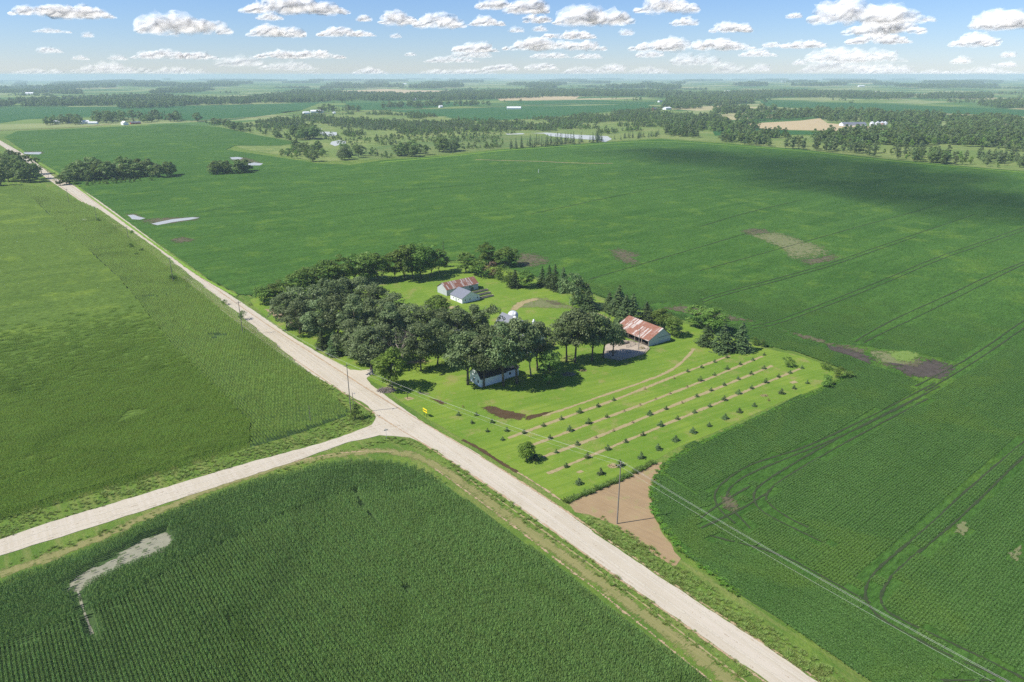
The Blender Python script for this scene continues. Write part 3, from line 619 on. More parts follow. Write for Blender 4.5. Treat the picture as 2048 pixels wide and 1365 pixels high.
# ------------------------------------------------------------------ crop plants (stuff)
def instancer(name, pts, rz, sc, vi, sources, label, cat, kind='stuff'):
    n = len(pts); me = bpy.data.meshes.new(name); me.vertices.add(n); me.vertices.foreach_set('co', pts.astype(np.float32).ravel())
    for k, arr, ty in (('rz', rz, 'FLOAT'), ('sc', sc, 'FLOAT'), ('vi', vi, 'INT')):
        at = me.attributes.new(k, ty, 'POINT'); at.data.foreach_set('value', np.asarray(arr, np.float32 if ty == 'FLOAT' else np.int32))
    o = mesh_obj(name, me); tag(o, label, cat, None, kind)
    ng = bpy.data.node_groups.new('scatter_'+name, 'GeometryNodeTree')
    ng.interface.new_socket('Geometry', in_out='INPUT', socket_type='NodeSocketGeometry'); ng.interface.new_socket('Geometry', in_out='OUTPUT', socket_type='NodeSocketGeometry')
    N = ng.nodes; L = ng.links; gi = N.new('NodeGroupInput'); go = N.new('NodeGroupOutput')
    iop = N.new('GeometryNodeInstanceOnPoints'); iop.inputs['Pick Instance'].default_value = True
    jn = N.new('GeometryNodeJoinGeometry')
    for s in sources:
        oi = N.new('GeometryNodeObjectInfo'); oi.inputs['Object'].default_value = s; oi.inputs['As Instance'].default_value = True
        L.new(oi.outputs['Geometry'], jn.inputs[0])
    def na(nm, ty):
        a = N.new('GeometryNodeInputNamedAttribute'); a.data_type = ty; a.inputs[0].default_value = nm; return a.outputs[0]
    cx = N.new('ShaderNodeCombineXYZ'); L.new(na('rz', 'FLOAT'), cx.inputs[2])
    e2r = N.new('FunctionNodeEulerToRotation'); L.new(cx.outputs[0], e2r.inputs[0])
    L.new(gi.outputs[0], iop.inputs['Points']); L.new(jn.outputs[0], iop.inputs['Instance']); L.new(na('vi', 'INT'), iop.inputs['Instance Index'])
    L.new(e2r.outputs[0], iop.inputs['Rotation']); L.new(na('sc', 'FLOAT'), iop.inputs['Scale']); L.new(iop.outputs[0], go.inputs[0])
    md = o.modifiers.new('scatter', 'NODES'); md.node_group = ng
    return o
def source(me, nm): return bpy.data.objects.new(nm, me)
rg = np.random.default_rng(11)
def corn_row(seed, leafmat, L=3.0, rows=1, pitch=0.76, nl=7, step=0.22, hh=2.3, lf=1.0):
    r = np.random.default_rng(seed); Q = []; var = []
    for row in range(rows):
        y0 = (row-(rows-1)/2)*pitch
        for x in np.arange(-L/2, L/2, step):
            cx = x+r.normal(0, 0.05); cy = y0+r.normal(0, 0.04); hp = hh*(1+r.normal(0, 0.06)); vp = r.random()
            az = r.random()*math.pi
            for k in range(nl):
                a = az+(k % 2)*math.pi+r.normal(0, 0.45); z0 = hp*(0.42+0.55*k/nl); ln = lf*(0.75-0.35*abs(k/nl-0.4))*(1+r.normal(0, .1)); w = 0.085
                d = np.array([math.cos(a), math.sin(a), 0]); s = np.array([-math.sin(a), math.cos(a), 0])*w/2
                p0 = np.array([cx, cy, z0]); p1 = p0+d*ln*0.45+np.array([0, 0, 0.30]); p2 = p0+d*ln*0.95+np.array([0, 0, 0.08-0.25*r.random()])
                Q.append([p0-s, p0+s, p1+s, p1-s]); Q.append([p1-s, p1+s, p2+s*0.3, p2-s*0.3]); v = 0.25+0.45*vp+0.3*r.random(); var += [v, v]
    return quads_mesh(np.array(Q), leafmat, np.array(var))
def soy_tile(seed, leafmat, rows=4, pitch=0.76, L=3.0, dens=70, hh=0.75, ls=0.13, width=0.42):
    r = np.random.default_rng(seed); n = int(rows*L*dens)
    row = r.integers(0, rows, n); x = r.random(n)*L-L/2; y = (row-(rows-1)/2)*pitch+r.normal(0, width/2, n)*0.75
    prof = np.exp(-((y-(row-(rows-1)/2)*pitch)/width)**2); z = hh*(0.45+0.55*prof*r.random(n)**0.35)
    C = np.column_stack([x, y, z]); nrm = np.column_stack([r.normal(0, 0.45, n), r.normal(0, 0.45, n), np.ones(n)]); nrm /= np.linalg.norm(nrm, axis=1)[:, None]
    a = r.random(n)*6.283; t1 = np.column_stack([np.cos(a), np.sin(a), np.zeros(n)]); t1 -= nrm*(t1*nrm).sum(1)[:, None]; t1 /= np.linalg.norm(t1, axis=1)[:, None]
    t2 = np.cross(nrm, t1); s = (ls*(0.6+0.8*r.random(n)))[:, None]
    Q = np.stack([C-t1*s, C-t2*s*0.8, C+t1*s, C+t2*s*0.8], 1)
    return quads_mesh(Q, leafmat, r.random(n))
def rowgrid(P, ang, dx, dy, maxd=None):
    P_ = np.array(P); c, s = math.cos(ang), math.sin(ang)
    u = P_[:, 0]*c+P_[:, 1]*s; v = -P_[:, 0]*s+P_[:, 1]*c
    U, W = np.meshgrid(np.arange(u.min(), u.max(), dx), np.arange(v.min(), v.max(), dy)); U = U+(np.arange(U.shape[0])[:, None] % 7)*dx/7
    U = U.ravel(); W = W.ravel(); pts = np.column_stack([U*c-W*s, U*s+W*c])
    # keep what the photograph could plausibly see, plus a margin
    near = (pts[:, 1] > 60) & (np.abs(pts[:, 0]) < pts[:, 1]*0.80+45)
    if maxd: near &= np.hypot(pts[:, 0], pts[:, 1]) < maxd
    pts = pts[near]; return pts[inside(pts, P)]
# foreground corn: curved headland rows follow the field edge near the side road, main rows behind
cs = [source(corn_row(20+i, M['cornleaf'], L=3.0, rows=1, nl=9, lf=0.56), 'corn_plants') for i in range(4)]
edge_side = GP([(-250,1240),(0,1163),(150,1105),(350,1015),(500,962),(640,925),(730,917),(800,922)], 1.8)
pts = rowgrid(pA, ROW_HD-R(1), 2.9, 0.86); dside = seg_dist(pts, edge_side)
ndx = dside > 22*(1+0.2*np.sin(pts[:, 0]*0.05)); pts_in = pts[ndx]
ang_side = R(36.5); p2 = rowgrid(pA, ang_side, 2.9, 0.80); d2 = seg_dist(p2, edge_side); p2 = p2[d2 <= 22*(1+0.2*np.sin(p2[:, 0]*0.05))]
allp = np.vstack([pts_in, p2]); ra = np.concatenate([np.full(len(pts_in), ROW_HD-R(1)), np.full(len(p2), ang_side)])
mudp = GP(MUD); bad = inside(allp, mudp)
for tr in MUDTR: bad |= seg_dist(allp, tr) < 1.2
gaps = (vnoise(allp[:, 0]/3.0, allp[:, 1]/3.0, 5)*vnoise(allp[:, 0]/11.0, allp[:, 1]/11.0, 6)) > 0.80
DARKL = [GP(p) for p in [[(708,985),(720,1010),(745,1040),(765,1060)]]]
for tr in DARKL: bad |= seg_dist(allp, tr) < 0.35
stunt = inside(allp, mudp) & (rg.random(len(allp)) < 0.5) & (vnoise(allp[:, 0]/6, allp[:, 1]/6, 44) > 0.42)
keep = (~(bad | gaps)) | stunt; allp = allp[keep]; ra = ra[keep]; stunt = stunt[keep]; n = len(allp)
hs = 0.85+0.25*vnoise(allp[:, 0]/14, allp[:, 1]/14, 8)+rg.normal(0, 0.03, n); hs = np.where(stunt, 0.38, hs)
instancer('corn_plants', np.column_stack([allp, np.zeros(n)]), ra+rg.integers(0, 2, n)*math.pi+rg.normal(0, 0.02, n), hs, rg.integers(0, 4, n), cs, 'dense rows of tall dark green corn filling the foreground field', 'corn')
print('corn A', n)
# left corn field, upper leaves
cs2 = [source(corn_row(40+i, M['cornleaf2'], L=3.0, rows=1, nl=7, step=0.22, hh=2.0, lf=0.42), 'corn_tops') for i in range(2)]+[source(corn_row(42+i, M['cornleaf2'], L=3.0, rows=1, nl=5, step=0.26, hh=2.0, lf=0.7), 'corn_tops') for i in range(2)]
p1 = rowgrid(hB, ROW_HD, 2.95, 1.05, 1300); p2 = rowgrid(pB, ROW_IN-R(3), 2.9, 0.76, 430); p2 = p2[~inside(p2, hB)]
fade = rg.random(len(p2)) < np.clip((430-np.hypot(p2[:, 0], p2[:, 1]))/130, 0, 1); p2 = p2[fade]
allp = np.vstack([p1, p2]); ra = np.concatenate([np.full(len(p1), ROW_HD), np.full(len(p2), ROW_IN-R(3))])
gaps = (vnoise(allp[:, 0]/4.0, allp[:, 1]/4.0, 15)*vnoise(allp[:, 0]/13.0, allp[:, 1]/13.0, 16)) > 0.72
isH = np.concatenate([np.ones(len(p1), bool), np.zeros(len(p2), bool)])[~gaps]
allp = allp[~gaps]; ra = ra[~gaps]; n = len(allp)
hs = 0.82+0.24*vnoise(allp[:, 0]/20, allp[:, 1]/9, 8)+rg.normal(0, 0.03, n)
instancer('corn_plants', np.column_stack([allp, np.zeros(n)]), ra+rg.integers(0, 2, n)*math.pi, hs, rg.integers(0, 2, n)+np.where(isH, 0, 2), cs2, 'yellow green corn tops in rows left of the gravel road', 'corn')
print('corn B', n)
# soybeans, right
ss = [source(soy_tile(60+i, M['soyleaf'], dens=115, width=0.60), 'soy_plants') for i in range(4)]
road_edge = GP([(1345,1080),(1480,1190),(1745,1365)]); road_edge = [ext(road_edge[1], road_edge[0], 60)]+road_edge+[ext(road_edge[-2], road_edge[-1], 60)]
p1 = rowgrid(pC, ROW_IN, 2.95, 3.04, 470); d1 = seg_dist(p1, road_edge); p1 = p1[d1 > 20]
p2 = rowgrid(pC, ROW_HD-R(4), 2.95, 3.04, 300); d2 = seg_dist(p2, road_edge); p2 = p2[d2 <= 20]
allp = np.vstack([p1, p2]); ra = np.concatenate([np.full(len(p1), ROW_IN), np.full(len(p2), ROW_HD-R(4))])
bad = np.zeros(len(allp), bool)
for P, mm, lb in BP: bad |= inside(allp, GP(P))
keep = ~bad; allp = allp[keep]; ra = ra[keep]; n = len(allp)
# thin the plants where a tractor passed: those tiles sink a little
dtr = np.full(n, 1e9)
for tr in TRG: dtr = np.minimum(dtr, seg_dist(allp, [tuple(p) for p in smooth_path(tr, 1)]))
dd = np.hypot(allp[:, 0], allp[:, 1]); zz = np.where(dtr < 1.6, -0.31, 0.0)-0.36*np.clip((dd-280)/185, 0, 1)
instancer('soybean_plants', np.column_stack([allp, zz]), ra+rg.integers(0, 2, n)*math.pi, 0.93+0.14*vnoise(allp[:, 0]/8, allp[:, 1]/8, 31), rg.integers(0, 4, n), ss, 'leafy dark green soybean rows at right', 'soybeans')
print('soy', n)
# bright field edge of beans + tall grass verge
sb_ = [source(soy_tile(80+i, M['soyleaf_b'], rows=1, pitch=1, L=1.6, dens=70, hh=0.95, ls=0.15, width=0.9), 'edge_plants') for i in range(2)]
def along(P, spacing, width, jit=1.0):
    P = smooth_path(P, 2); out = []
    for a, b in zip(P[:-1], P[1:]):
        L = np.linalg.norm(b-a); d = (b-a)/max(L, 1e-6); nn = np.array([-d[1], d[0]]); k = max(1, int(L*width/spacing**2))
        t = rg.random(k); w = (rg.random(k)-0.5)*width; out.append(a+np.outer(t, b-a)+np.outer(w, nn))
    return np.vstack(out)
edge1 = GP([(1700,752),(1650,778),(1560,818),(1480,856),(1380,898),(1340,925),(1318,948),(1305,985),(1310,1030),(1342,1080),(1400,1130),(1480,1192)])
e1 = along(edge1, 0.9, 2.6); n = len(e1)
instancer('field_edge_weeds', np.column_stack([e1, np.zeros(n)]), rg.random(n)*6.28, 0.5+0.4*rg.random(n), rg.integers(0, 2, n), sb_, 'bright green leafy band along the bean field edge', 'weeds')
def grass_tuft(seed, m, n=46, h=0.8, rad=0.5):
    r = np.random.default_rng(seed); a = r.random(n)*6.283; q = rad*np.sqrt(r.random(n)); b = r.random(n)*6.283
    P0 = np.column_stack([q*np.cos(a), q*np.sin(a), np.zeros(n)]); d = np.column_stack([np.cos(b), np.sin(b), np.zeros(n)]); s = np.column_stack([-np.sin(b), np.cos(b), np.zeros(n)])*0.05
    hh = (h*(0.5+0.6*r.random(n)))[:, None]; P1 = P0+d*0.75*hh+np.array([0, 0, 0.65])*hh
    return quads_mesh(np.stack([P0-s, P0+s, P1+s*0.6, P1-s*0.6], 1), m, r.random(n))
gs = [source(grass_tuft(90+i, M['grassblade'], h=(0.45, 0.8, 1.1)[i]), 'grass_tuft') for i in range(3)]
gpaths = [(GP([(1180,1040),(1250,1085),(1330,1140),(1430,1210),(1560,1300),(1700,1400)]), 5.5, 0.55), (GP([(1170,1038),(1260,1100),(1400,1200),(1560,1312),(1650,1375)]), 3.0, 0.7),
 (GP([(760,880),(830,884),(880,915),(960,970),(1080,1055),(1250,1175),(1500,1360)]), 2.8, 0.8), (GP([(20,1130),(300,1035),(560,945),(680,905),(760,885)]), 2.2, 1.0),
 (GP([(0,1065),(200,1010),(400,950),(600,890),(720,850)]), 4.5, 0.9), (GP([(0,1050),(200,995),(400,938),(600,880),(690,850),(725,825)]), 5.0, 0.8),
 (GP([(735,845),(725,815),(680,795),(560,715),(450,632),(330,540),(200,440)]), 6.5, 1.0), (GP([(700,845),(735,835),(745,838)]), 7.0, 0.6),
 (GP([(200,428),(330,525),(450,610),(560,695),(690,790)]), 4.0, 1.1), (GP([(150,375),(230,437),(350,528),(420,575),(500,612)]), 3.5, 1.2)]
gp = np.vstack([along(p, s*1.15, w*1.5) for p, w, s in gpaths]); gp = gp[rg.random(len(gp)) < 0.25+0.75*vnoise(gp[:, 0]/9, gp[:, 1]/9, 91)]
rp = inside(gp, road_poly); dr = np.minimum(seg_dist(gp, main_c), seg_dist(gp, side_c)); gp = gp[~rp & (dr > 4.4) & ~inside(gp, pC) & ~inside(gp, pA)]; n = len(gp)
instancer('tall_grass', np.column_stack([gp, np.zeros(n)]), rg.random(n)*6.28, 0.45+0.55*vnoise(gp[:, 0]/5, gp[:, 1]/5, 51), rg.integers(0, 3, n), gs, 'tall uneven roadside grass and weeds along the verges', 'tall grass')
hedge = along(GP([(1130,1005),(1180,985),(1232,964),(1310,925)]), 0.5, 1.0); n = len(hedge)
gdk = [source(grass_tuft(99, M['ash'], n=70, h=0.9), 'grass_tuft')]
instancer('fence_line_weeds', np.column_stack([hedge, np.zeros(n)]), rg.random(n)*6.28, 0.8+0.6*rg.random(n), np.zeros(n), gdk, 'dark ragged weed line between lawn and dirt', 'weeds')

# ------------------------------------------------------------------ trees
def leaf_quads(C, Nrm, size, r, flat=0.55):
    n = len(C); nr = Nrm+r.normal(0, flat, (n, 3))+np.array([-0.25, -0.05, 0.45]); nr /= np.linalg.norm(nr, axis=1)[:, None]
    t1 = np.cross(nr, r.normal(0, 1, (n, 3))); t1 /= np.linalg.norm(t1, axis=1)[:, None]; t2 = np.cross(nr, t1)
    s = (size*(0.55+0.9*r.random(n)))[:, None]
    return np.stack([C-t1*s, C-t2*s*0.75, C+t1*s, C+t2*s*0.75], 1)
def crown(seed, m, H0, H1, Rr, nb, nleaf, size, top=0.75, blob=0.30, open_=0.0):
    """H0 crown base, H1 top, Rr radius; blobs through an uneven dome."""
    r = np.random.default_rng(seed); hc = H0+(H1-H0)*0.42; B = []
    for i in range(nb):
        a = r.random()*6.283; u = r.random()*2-0.95; u = max(-0.85, min(1, u)); q = math.sqrt(max(0, 1-u*u))*(0.55+0.45*r.random()**0.5)
        hz = (H1-hc) if u > 0 else (hc-H0); z = hc+u*hz*(0.70+0.22*r.random()); asym = 1+0.22*math.sin(a*2+seed)
        B.append((q*Rr*0.80*asym*math.cos(a), q*Rr*0.80*asym*math.sin(a), z, Rr*blob*(0.65+0.7*r.random())))
    B = np.array(B); idx = r.choice(nb, nleaf, p=(B[:, 3]**2)/(B[:, 3]**2).sum())
    d = r.normal(0, 1, (nleaf, 3)); d /= np.linalg.norm(d, axis=1)[:, None]; d[:, 2] = np.where(d[:, 2] < -0.3, -d[:, 2], d[:, 2])
    rad = B[idx, 3][:, None]*(0.65+0.45*r.random((nleaf, 1))); C = B[idx, :3]+d*rad*np.array([1, 1, 0.75])
    hole = vnoise(C[:, 0]/(Rr*0.28)+seed*7.1, C[:, 2]/(Rr*0.28)+C[:, 1]/(Rr*0.4), seed) > 0.24+open_*0.3
    C = C[hole]; d = d[hole]; idx = idx[hole]; n = len(C)
    Q = leaf_quads(C, d, size, r); bv = r.random(nb)
    return quads_mesh(Q, m, np.clip(0.55*bv[idx]+0.45*r.random(n), 0, 1)), B
def trunk(seed, m, B, H0, r0, nl=9, lean=0.5):
    r = np.random.default_rng(seed+500); mb = MB(); tx, ty = r.normal(0, lean, 2); top = (tx, ty, H0*1.15)
    mb.tube([(0, 0, -0.3), (tx*0.2, ty*0.2, H0*0.3), (tx*0.5, ty*0.5, H0*0.7), top], [r0*1.35, r0, r0*0.85, r0*0.7], 7)
    for b in B[r.permutation(len(B))[:nl]]:
        s = np.array([tx*0.6, ty*0.6, H0*(0.75+0.35*r.random())]); e = b[:3]; mid = (s+e)/2+np.array([0, 0, -0.05*H0])+r.normal(0, 0.3, 3)
        mb.tube([s, mid, e], [r0*0.5, r0*0.3, r0*0.1], 5)
    return mk(mb.V, mb.F, [m], True)
def dead_tree(seed, Ht=18, Rr=6.5):
    r = np.random.default_rng(seed); mb = MB(); tips = []
    def br(p, d, L, rad, lv):
        k = 3; P = [np.array(p)]; dd = np.array(d, float)
        for i in range(k): dd = dd+r.normal(0, 0.18, 3); dd /= np.linalg.norm(dd); P.append(P[-1]+dd*L/k)
        mb.tube(P, list(np.linspace(rad, rad*0.45, k+1)), 5 if lv < 2 else 3)
        if lv < 4:
            for _ in range(3 if lv > 0 else 6):
                a = r.normal(0, 0.65, 3); a[2] = abs(a[2])*0.4; nd = dd+a; nd /= np.linalg.norm(nd); br(P[-1] if r.random() < .6 else P[-2], nd, L*(0.60+0.2*r.random()), rad*0.5, lv+1)
    br((0, 0, -0.3), (0.03, 0, 1), Ht*0.36, 0.42, 0)
    return mk(mb.V, mb.F, [M['deadwood']], True)
def conifer(seed, m, Ht, Rr, nwh, nb, per, size, droop=0.35, ragged_=0.2, base=0.06):
    r = np.random.default_rng(seed); Q = []; n_all = 0; Cs = []; Ns = []
    for w in range(nwh):
        f = w/(nwh-1); z = Ht*(base+(1-base)*f*0.99); Rw = Rr*(1-f)**0.85*(1+r.normal(0, ragged_*0.5))+0.12
        for b in range(max(4, int(nb*(1-0.6*f)))):
            a = r.random()*6.283; L = Rw*(0.72+0.45*r.random()); k = max(3, int(per*(0.3+0.7*(1-f))))
            t = r.random(k)**0.7; x = L*t; zz = z-droop*L*t*t+r.normal(0, 0.03*Ht/8, k); sp = r.normal(0, 0.10*L+0.04, k)
            Cs.append(np.column_stack([x*math.cos(a)-sp*math.sin(a), x*math.sin(a)+sp*math.cos(a), zz])); Ns.append(np.tile([math.cos(a)*0.4, math.sin(a)*0.4, 0.8], (k, 1)))
    C = np.vstack(Cs); Nn = np.vstack(Ns); return quads_mesh(leaf_quads(C, Nn, size, r, 0.45), m, r.random(len(C)))
def cone_trunk(Ht, r0): mb = MB(); mb.tube([(0, 0, -0.2), (0, 0, Ht*0.5), (0.05, 0, Ht*0.93)], [r0, r0*0.6, r0*0.12], 6); return mk(mb.V, mb.F, [M['bark']], True)

KIND = {}   # kind -> list of (trunk mesh, crown mesh), nominal height, nominal radius
def addkind(k, lst, Hn, Rn): KIND[k] = (lst, Hn, Rn)
def broad(k, m, seeds, Hn, Rn, H0, nb, nleaf, size, r0, blob=0.30, open_=0.0, bark='bark'):
    L = []
    for s in seeds:
        c, B = crown(s, m, H0, Hn, Rn, nb, nleaf, size, blob=blob, open_=open_); L.append((trunk(s, M[bark], B, H0, r0), c))
    addkind(k, L, Hn, Rn)
broad('oak', M['oak'], [1, 2, 3, 4, 5], 20, 8.0, 3.4, 56, 7500, 0.33, 0.38, 0.27, 0.1)
broad('tall_oak', M['oak'], [6, 7, 8], 20, 8.0, 6.8, 60, 7600, 0.33, 0.42, 0.27, 0.1)
broad('ash', M['ash'], [11, 12, 13, 14], 15, 5.2, 2.0, 40, 4800, 0.30, 0.20, 0.32, 0.15)
broad('light', M['light'], [21, 22], 10, 4.0, 1.6, 26, 3000, 0.26, 0.16, 0.34)
broad('shrub', M['ash'], [31, 32, 33], 4, 2.4, 0.3, 14, 1100, 0.17, 0.06, 0.42)
broad('willow', M['willow'], [41, 42], 12, 5.5, 0.8, 26, 2600, 0.32, 0.15, 0.36)
addkind('spruce', [(cone_trunk(12, 0.2), conifer(51+i, M['spruce'], 12, 3.2+0.3*i, 24, 15, 16, 0.26, base=0.03)) for i in range(3)], 12, 3.2)
addkind('thin_spruce', [(cone_trunk(16, 0.2), conifer(57, M['spruce'], 16, 1.9, 26, 7, 8, 0.22, ragged_=0.5))], 16, 1.9)
addkind('pine', [(cone_trunk(2, 0.05), conifer(61+i, M['spruce'], 2, 0.85, 9, 8, 8, 0.13, droop=0.05)) for i in range(3)], 2, 0.85)
def seedling_mesh(): return (cone_trunk(0.9, 0.03), conifer(66, M['redbrown'], 0.9, 0.4, 5, 5, 4, 0.09, droop=0.05))
addkind('brown_pine', [seedling_mesh()], 0.9, 0.4)
addkind('dead', [(dead_tree(71), None), (dead_tree(72), None)], 18, 7)
broad('brownbush', M['redbrown'], [35], 4, 2.4, 0.3, 12, 700, 0.15, 0.06, 0.4, 0.4)
broad('midtree', M['far_leaf'], [81, 82, 83, 84], 14, 5.5, 1.2, 22, 1100, 0.55, 0.25, 0.36)
broad('midlight', M['light'], [85, 86], 9, 3.2, 0.8, 16, 700, 0.42, 0.15, 0.38)
broad('poplar', M['willow'], [87, 88, 89], 13, 2.9, 1.0, 20, 900, 0.45, 0.15, 0.42)
addkind('midspruce', [(cone_trunk(12, 0.2), conifer(91+i, M['spruce'], 12, 3.0, 12, 8, 6, 0.5)) for i in range(2)], 12, 3.0)
NAMES = {'oak': ('oak_tree', 'tree'), 'tall_oak': ('oak_tree', 'tree'), 'ash': ('ash_tree', 'tree'), 'light': ('leafy_tree', 'tree'), 'shrub': ('shrub', 'shrub'), 'willow': ('willow_tree', 'tree'), 'spruce': ('spruce_tree', 'conifer'),
 'thin_spruce': ('spruce_tree', 'conifer'), 'pine': ('young_pine', 'young pine'), 'brown_pine': ('young_pine', 'young pine'), 'dead': ('dead_tree', 'dead tree'), 'brownbush': ('shrub', 'shrub'),
 'midtree': ('broadleaf_tree', 'tree'), 'midlight': ('leafy_tree', 'tree'), 'poplar': ('poplar_tree', 'tree'), 'midspruce': ('spruce_tree', 'conifer')}
def plant(kind, x, y, Ht, wid, label, group):
    lst, Hn, Rn = KIND[kind]; tr, cr = lst[rnd.randrange(len(lst))]; nm, cat = NAMES[kind]
    s = Ht/Hn; sw = (wid/2)/Rn if wid else s*(0.9+0.2*rnd.random())
    o = thing(nm, label, cat, (x, y, tz(x, y)), rnd.random()*6.283, group, (sw, sw, s))
    mesh_obj('trunk', tr, None, o)
    if cr: mesh_obj('crown', cr, None, o)
    return o
def plant_px(kind, bx, by, ty, wpx, label, group):
    x, y = G(bx, by); Ht = hgt(bx, by, ty); dep = math.hypot(y, H)*math.cos(0.0); dep = y*math.cos(PITCH)+H*math.sin(PITCH)
    return plant(kind, x, y, Ht, wpx*dep/F*(1.35 if kind == 'spruce' else 1.25 if kind == 'oak' else 1.12), label, group)
ORD = ['first', 'second', 'third', 'fourth', 'fifth', 'sixth', 'seventh', 'eighth', 'ninth', 'tenth', 'eleventh', 'twelfth', 'thirteenth', 'fourteenth', 'fifteenth', 'sixteenth', 'seventeenth', 'eighteenth', 'nineteenth', 'twentieth']
def row(kind, specs, desc, group):
    specs = sorted(specs, key=lambda s: s[0])
    for i, s in enumerate(specs):
        k = s[4] if len(s) > 4 else kind
        pos = 'leftmost' if i == 0 else 'rightmost' if i == len(specs)-1 else ORD[i]+' from the left'
        plant_px(k, s[0], s[1], s[2], s[3], f'{s[5] if len(s) > 5 else desc[0]}, {pos} {desc[1]}', group)
row('ash', [(528,606,574,46),(560,600,562,50),(598,592,542,54),(628,582,532,56),(655,576,520,56),(685,572,510,55),(710,562,505,50),(737,563,503,58),(755,564,506,44),(790,557,500,46),(810,560,490,52),(826,557,487,50),(843,557,487,52),(862,550,488,48),(878,545,498,36)],
    ('leafy tree', 'in the row behind the farm grove'), 'row of leafy trees behind the farm grove')
plant_px('thin_spruce', 888, 534, 482, 17, 'thin lone spruce standing apart at the right end of the back tree row', None)
row('ash', [(932,545,503,34),(953,550,516,36),(972,530,483,36),(1012,533,494,44),(990,528,500,36)], ('bushy green tree', 'in the clump behind the back shed'), 'trees behind the back shed')
row('shrub', [(962,556,532,30,'shrub'),(985,556,520,34,'brownbush','dying reddish brown bush'),(1003,560,530,30,'shrub'),(1020,575,545,26,'shrub')], ('low green bush', 'in the scrub right of the back shed'), 'bushes right of the back shed')
row('spruce', [(1030,575,540,26),(1050,575,540,36,'ash','dense round green tree'),(1084,572,533,22),(1098,575,530,22),(1110,580,529,24),(1126,584,535,26),(1143,615,546,44,'willow','grey green feathery tree'),(1160,612,560,36,'willow','pale leafy tree'),(1176,620,577,34)], ('dark conifer', 'in the yard windbreak'), 'windbreak left of the gap')
row('spruce', [(1218,622,585,28),(1236,630,571,36),(1250,645,590,36),(1264,645,588,34),(1292,645,604,30),(1322,655,617,38,'ash','broad green tree'),(1346,672,632,36,'ash','dense bushy green tree'),(1300,650,618,24)], ('dark conifer', 'behind the open rusty roofed shed'), 'windbreak behind the open shed')
row('spruce', [(1396,655,610,48,'ash','big round green tree'),(1425,665,615,50,'ash','big dark green tree'),(1412,690,648,32),(1445,702,648,38),(1480,702,645,36),(1508,690,674,16,'shrub','small bush'),(1524,695,680,14,'shrub','tiny bush')], ('dark spruce', 'in the clump ending the windbreak'), 'clump right of the open shed')
plant_px('shrub', 1576, 733, 715, 22, 'round dark bush standing on the lawn above the pine rows', None)
row('shrub', [(1649,772,750,26),(1678,758,737,24),(1652,738,724,22),(1700,756,744,18)], ('green bush', 'at the right corner of the lawn'), 'bushes at the lawn corner')
row('oak', [(573,655,588,54),(596,648,572,56),(632,655,572,56),(660,640,560,62),(692,636,556,66),(728,636,556,66),(757,648,568,56),(790,665,583,52)], ('dark oak', 'in the back row of the farm grove'), 'oaks in the back of the farm grove')
row('oak', [(600,668,600,50),(640,680,600,56),(678,680,590,62),(715,688,592,64),(750,690,598,66),(785,700,608,58),(822,695,606,64),(858,700,610,62,),(886,700,620,56),(917,702,616,58),(950,695,612,56),(982,698,612,58)], ('dark oak', 'in the middle row of the farm grove'), 'oaks in the middle of the farm grove')
row('oak', [(705,716,640,52),(742,738,655,74),(722,728,655,56),(770,726,650,56),(842,742,645,54),(875,730,640,56)], ('dark spreading oak', 'in the front row beside the road driveway'), 'oaks near the driveway')
row('tall_oak', [(936,770,668,88),(968,775,672,66),(1007,772,652,84),(1034,768,642,86),(1075,742,648,68),(1098,768,700,50,'ash','low green tree')], ('tall dark oak', 'around the white house'), 'oaks around the white house')
row('tall_oak', [(1133,724,628,66),(1150,726,622,74),(1184,722,628,66),(1206,716,634,62),(1226,712,648,50)], ('tall oak', 'in the group left of the cattle yard'), 'oaks left of the cattle yard')
plant_px('ash', 875, 645, 592, 56, 'rounded brighter green tree just below the back sheds', None)
row('dead', [(806,736,645,78)], ('large grey dead tree with bare branches by the driveway', ''), None)
for o in list(COL.objects):
    if o.get('label', '').startswith('large grey dead'): o['label'] = 'large grey dead tree with bare branches by the driveway'
plant_px('dead', 1062, 752, 662, 60, 'bare grey dead tree rising between the oaks right of the white house', None)
plant_px('dead', 1103, 720, 642, 46, 'thin bare tree in front of the barn roof', None)
plant_px('dead', 962, 720, 668, 30, 'bare twiggy tree above the dark roof of the white house', None)
plant_px('light', 785, 778, 698, 66, 'bright green round tree beside the brush pile', None)
plant_px('light', 1053, 922, 884, 36, 'small bright green tree alone at the end of the pine rows', None)
plant_px('spruce', 1071, 920, 908, 14, 'tiny dark conifer beside the small bright tree', None)
row('spruce', [(645,698,660,24),(670,710,664,30),(690,712,676,22,'light','thin pale leafy tree')], ('feathery conifer', 'at the roadside edge of the farm grove'), 'roadside conifers')
row('shrub', [(486,640,622,16),(450,610,600,12),(347,562,548,18),(262,498,488,12),(265,470,462,10),(275,512,504,12),(285,505,496,10),(197,446,436,8),(712,838,812,26),(770,745,732,22)], ('small roadside bush', 'along the verges of the gravel road'), 'bushes on the verge')

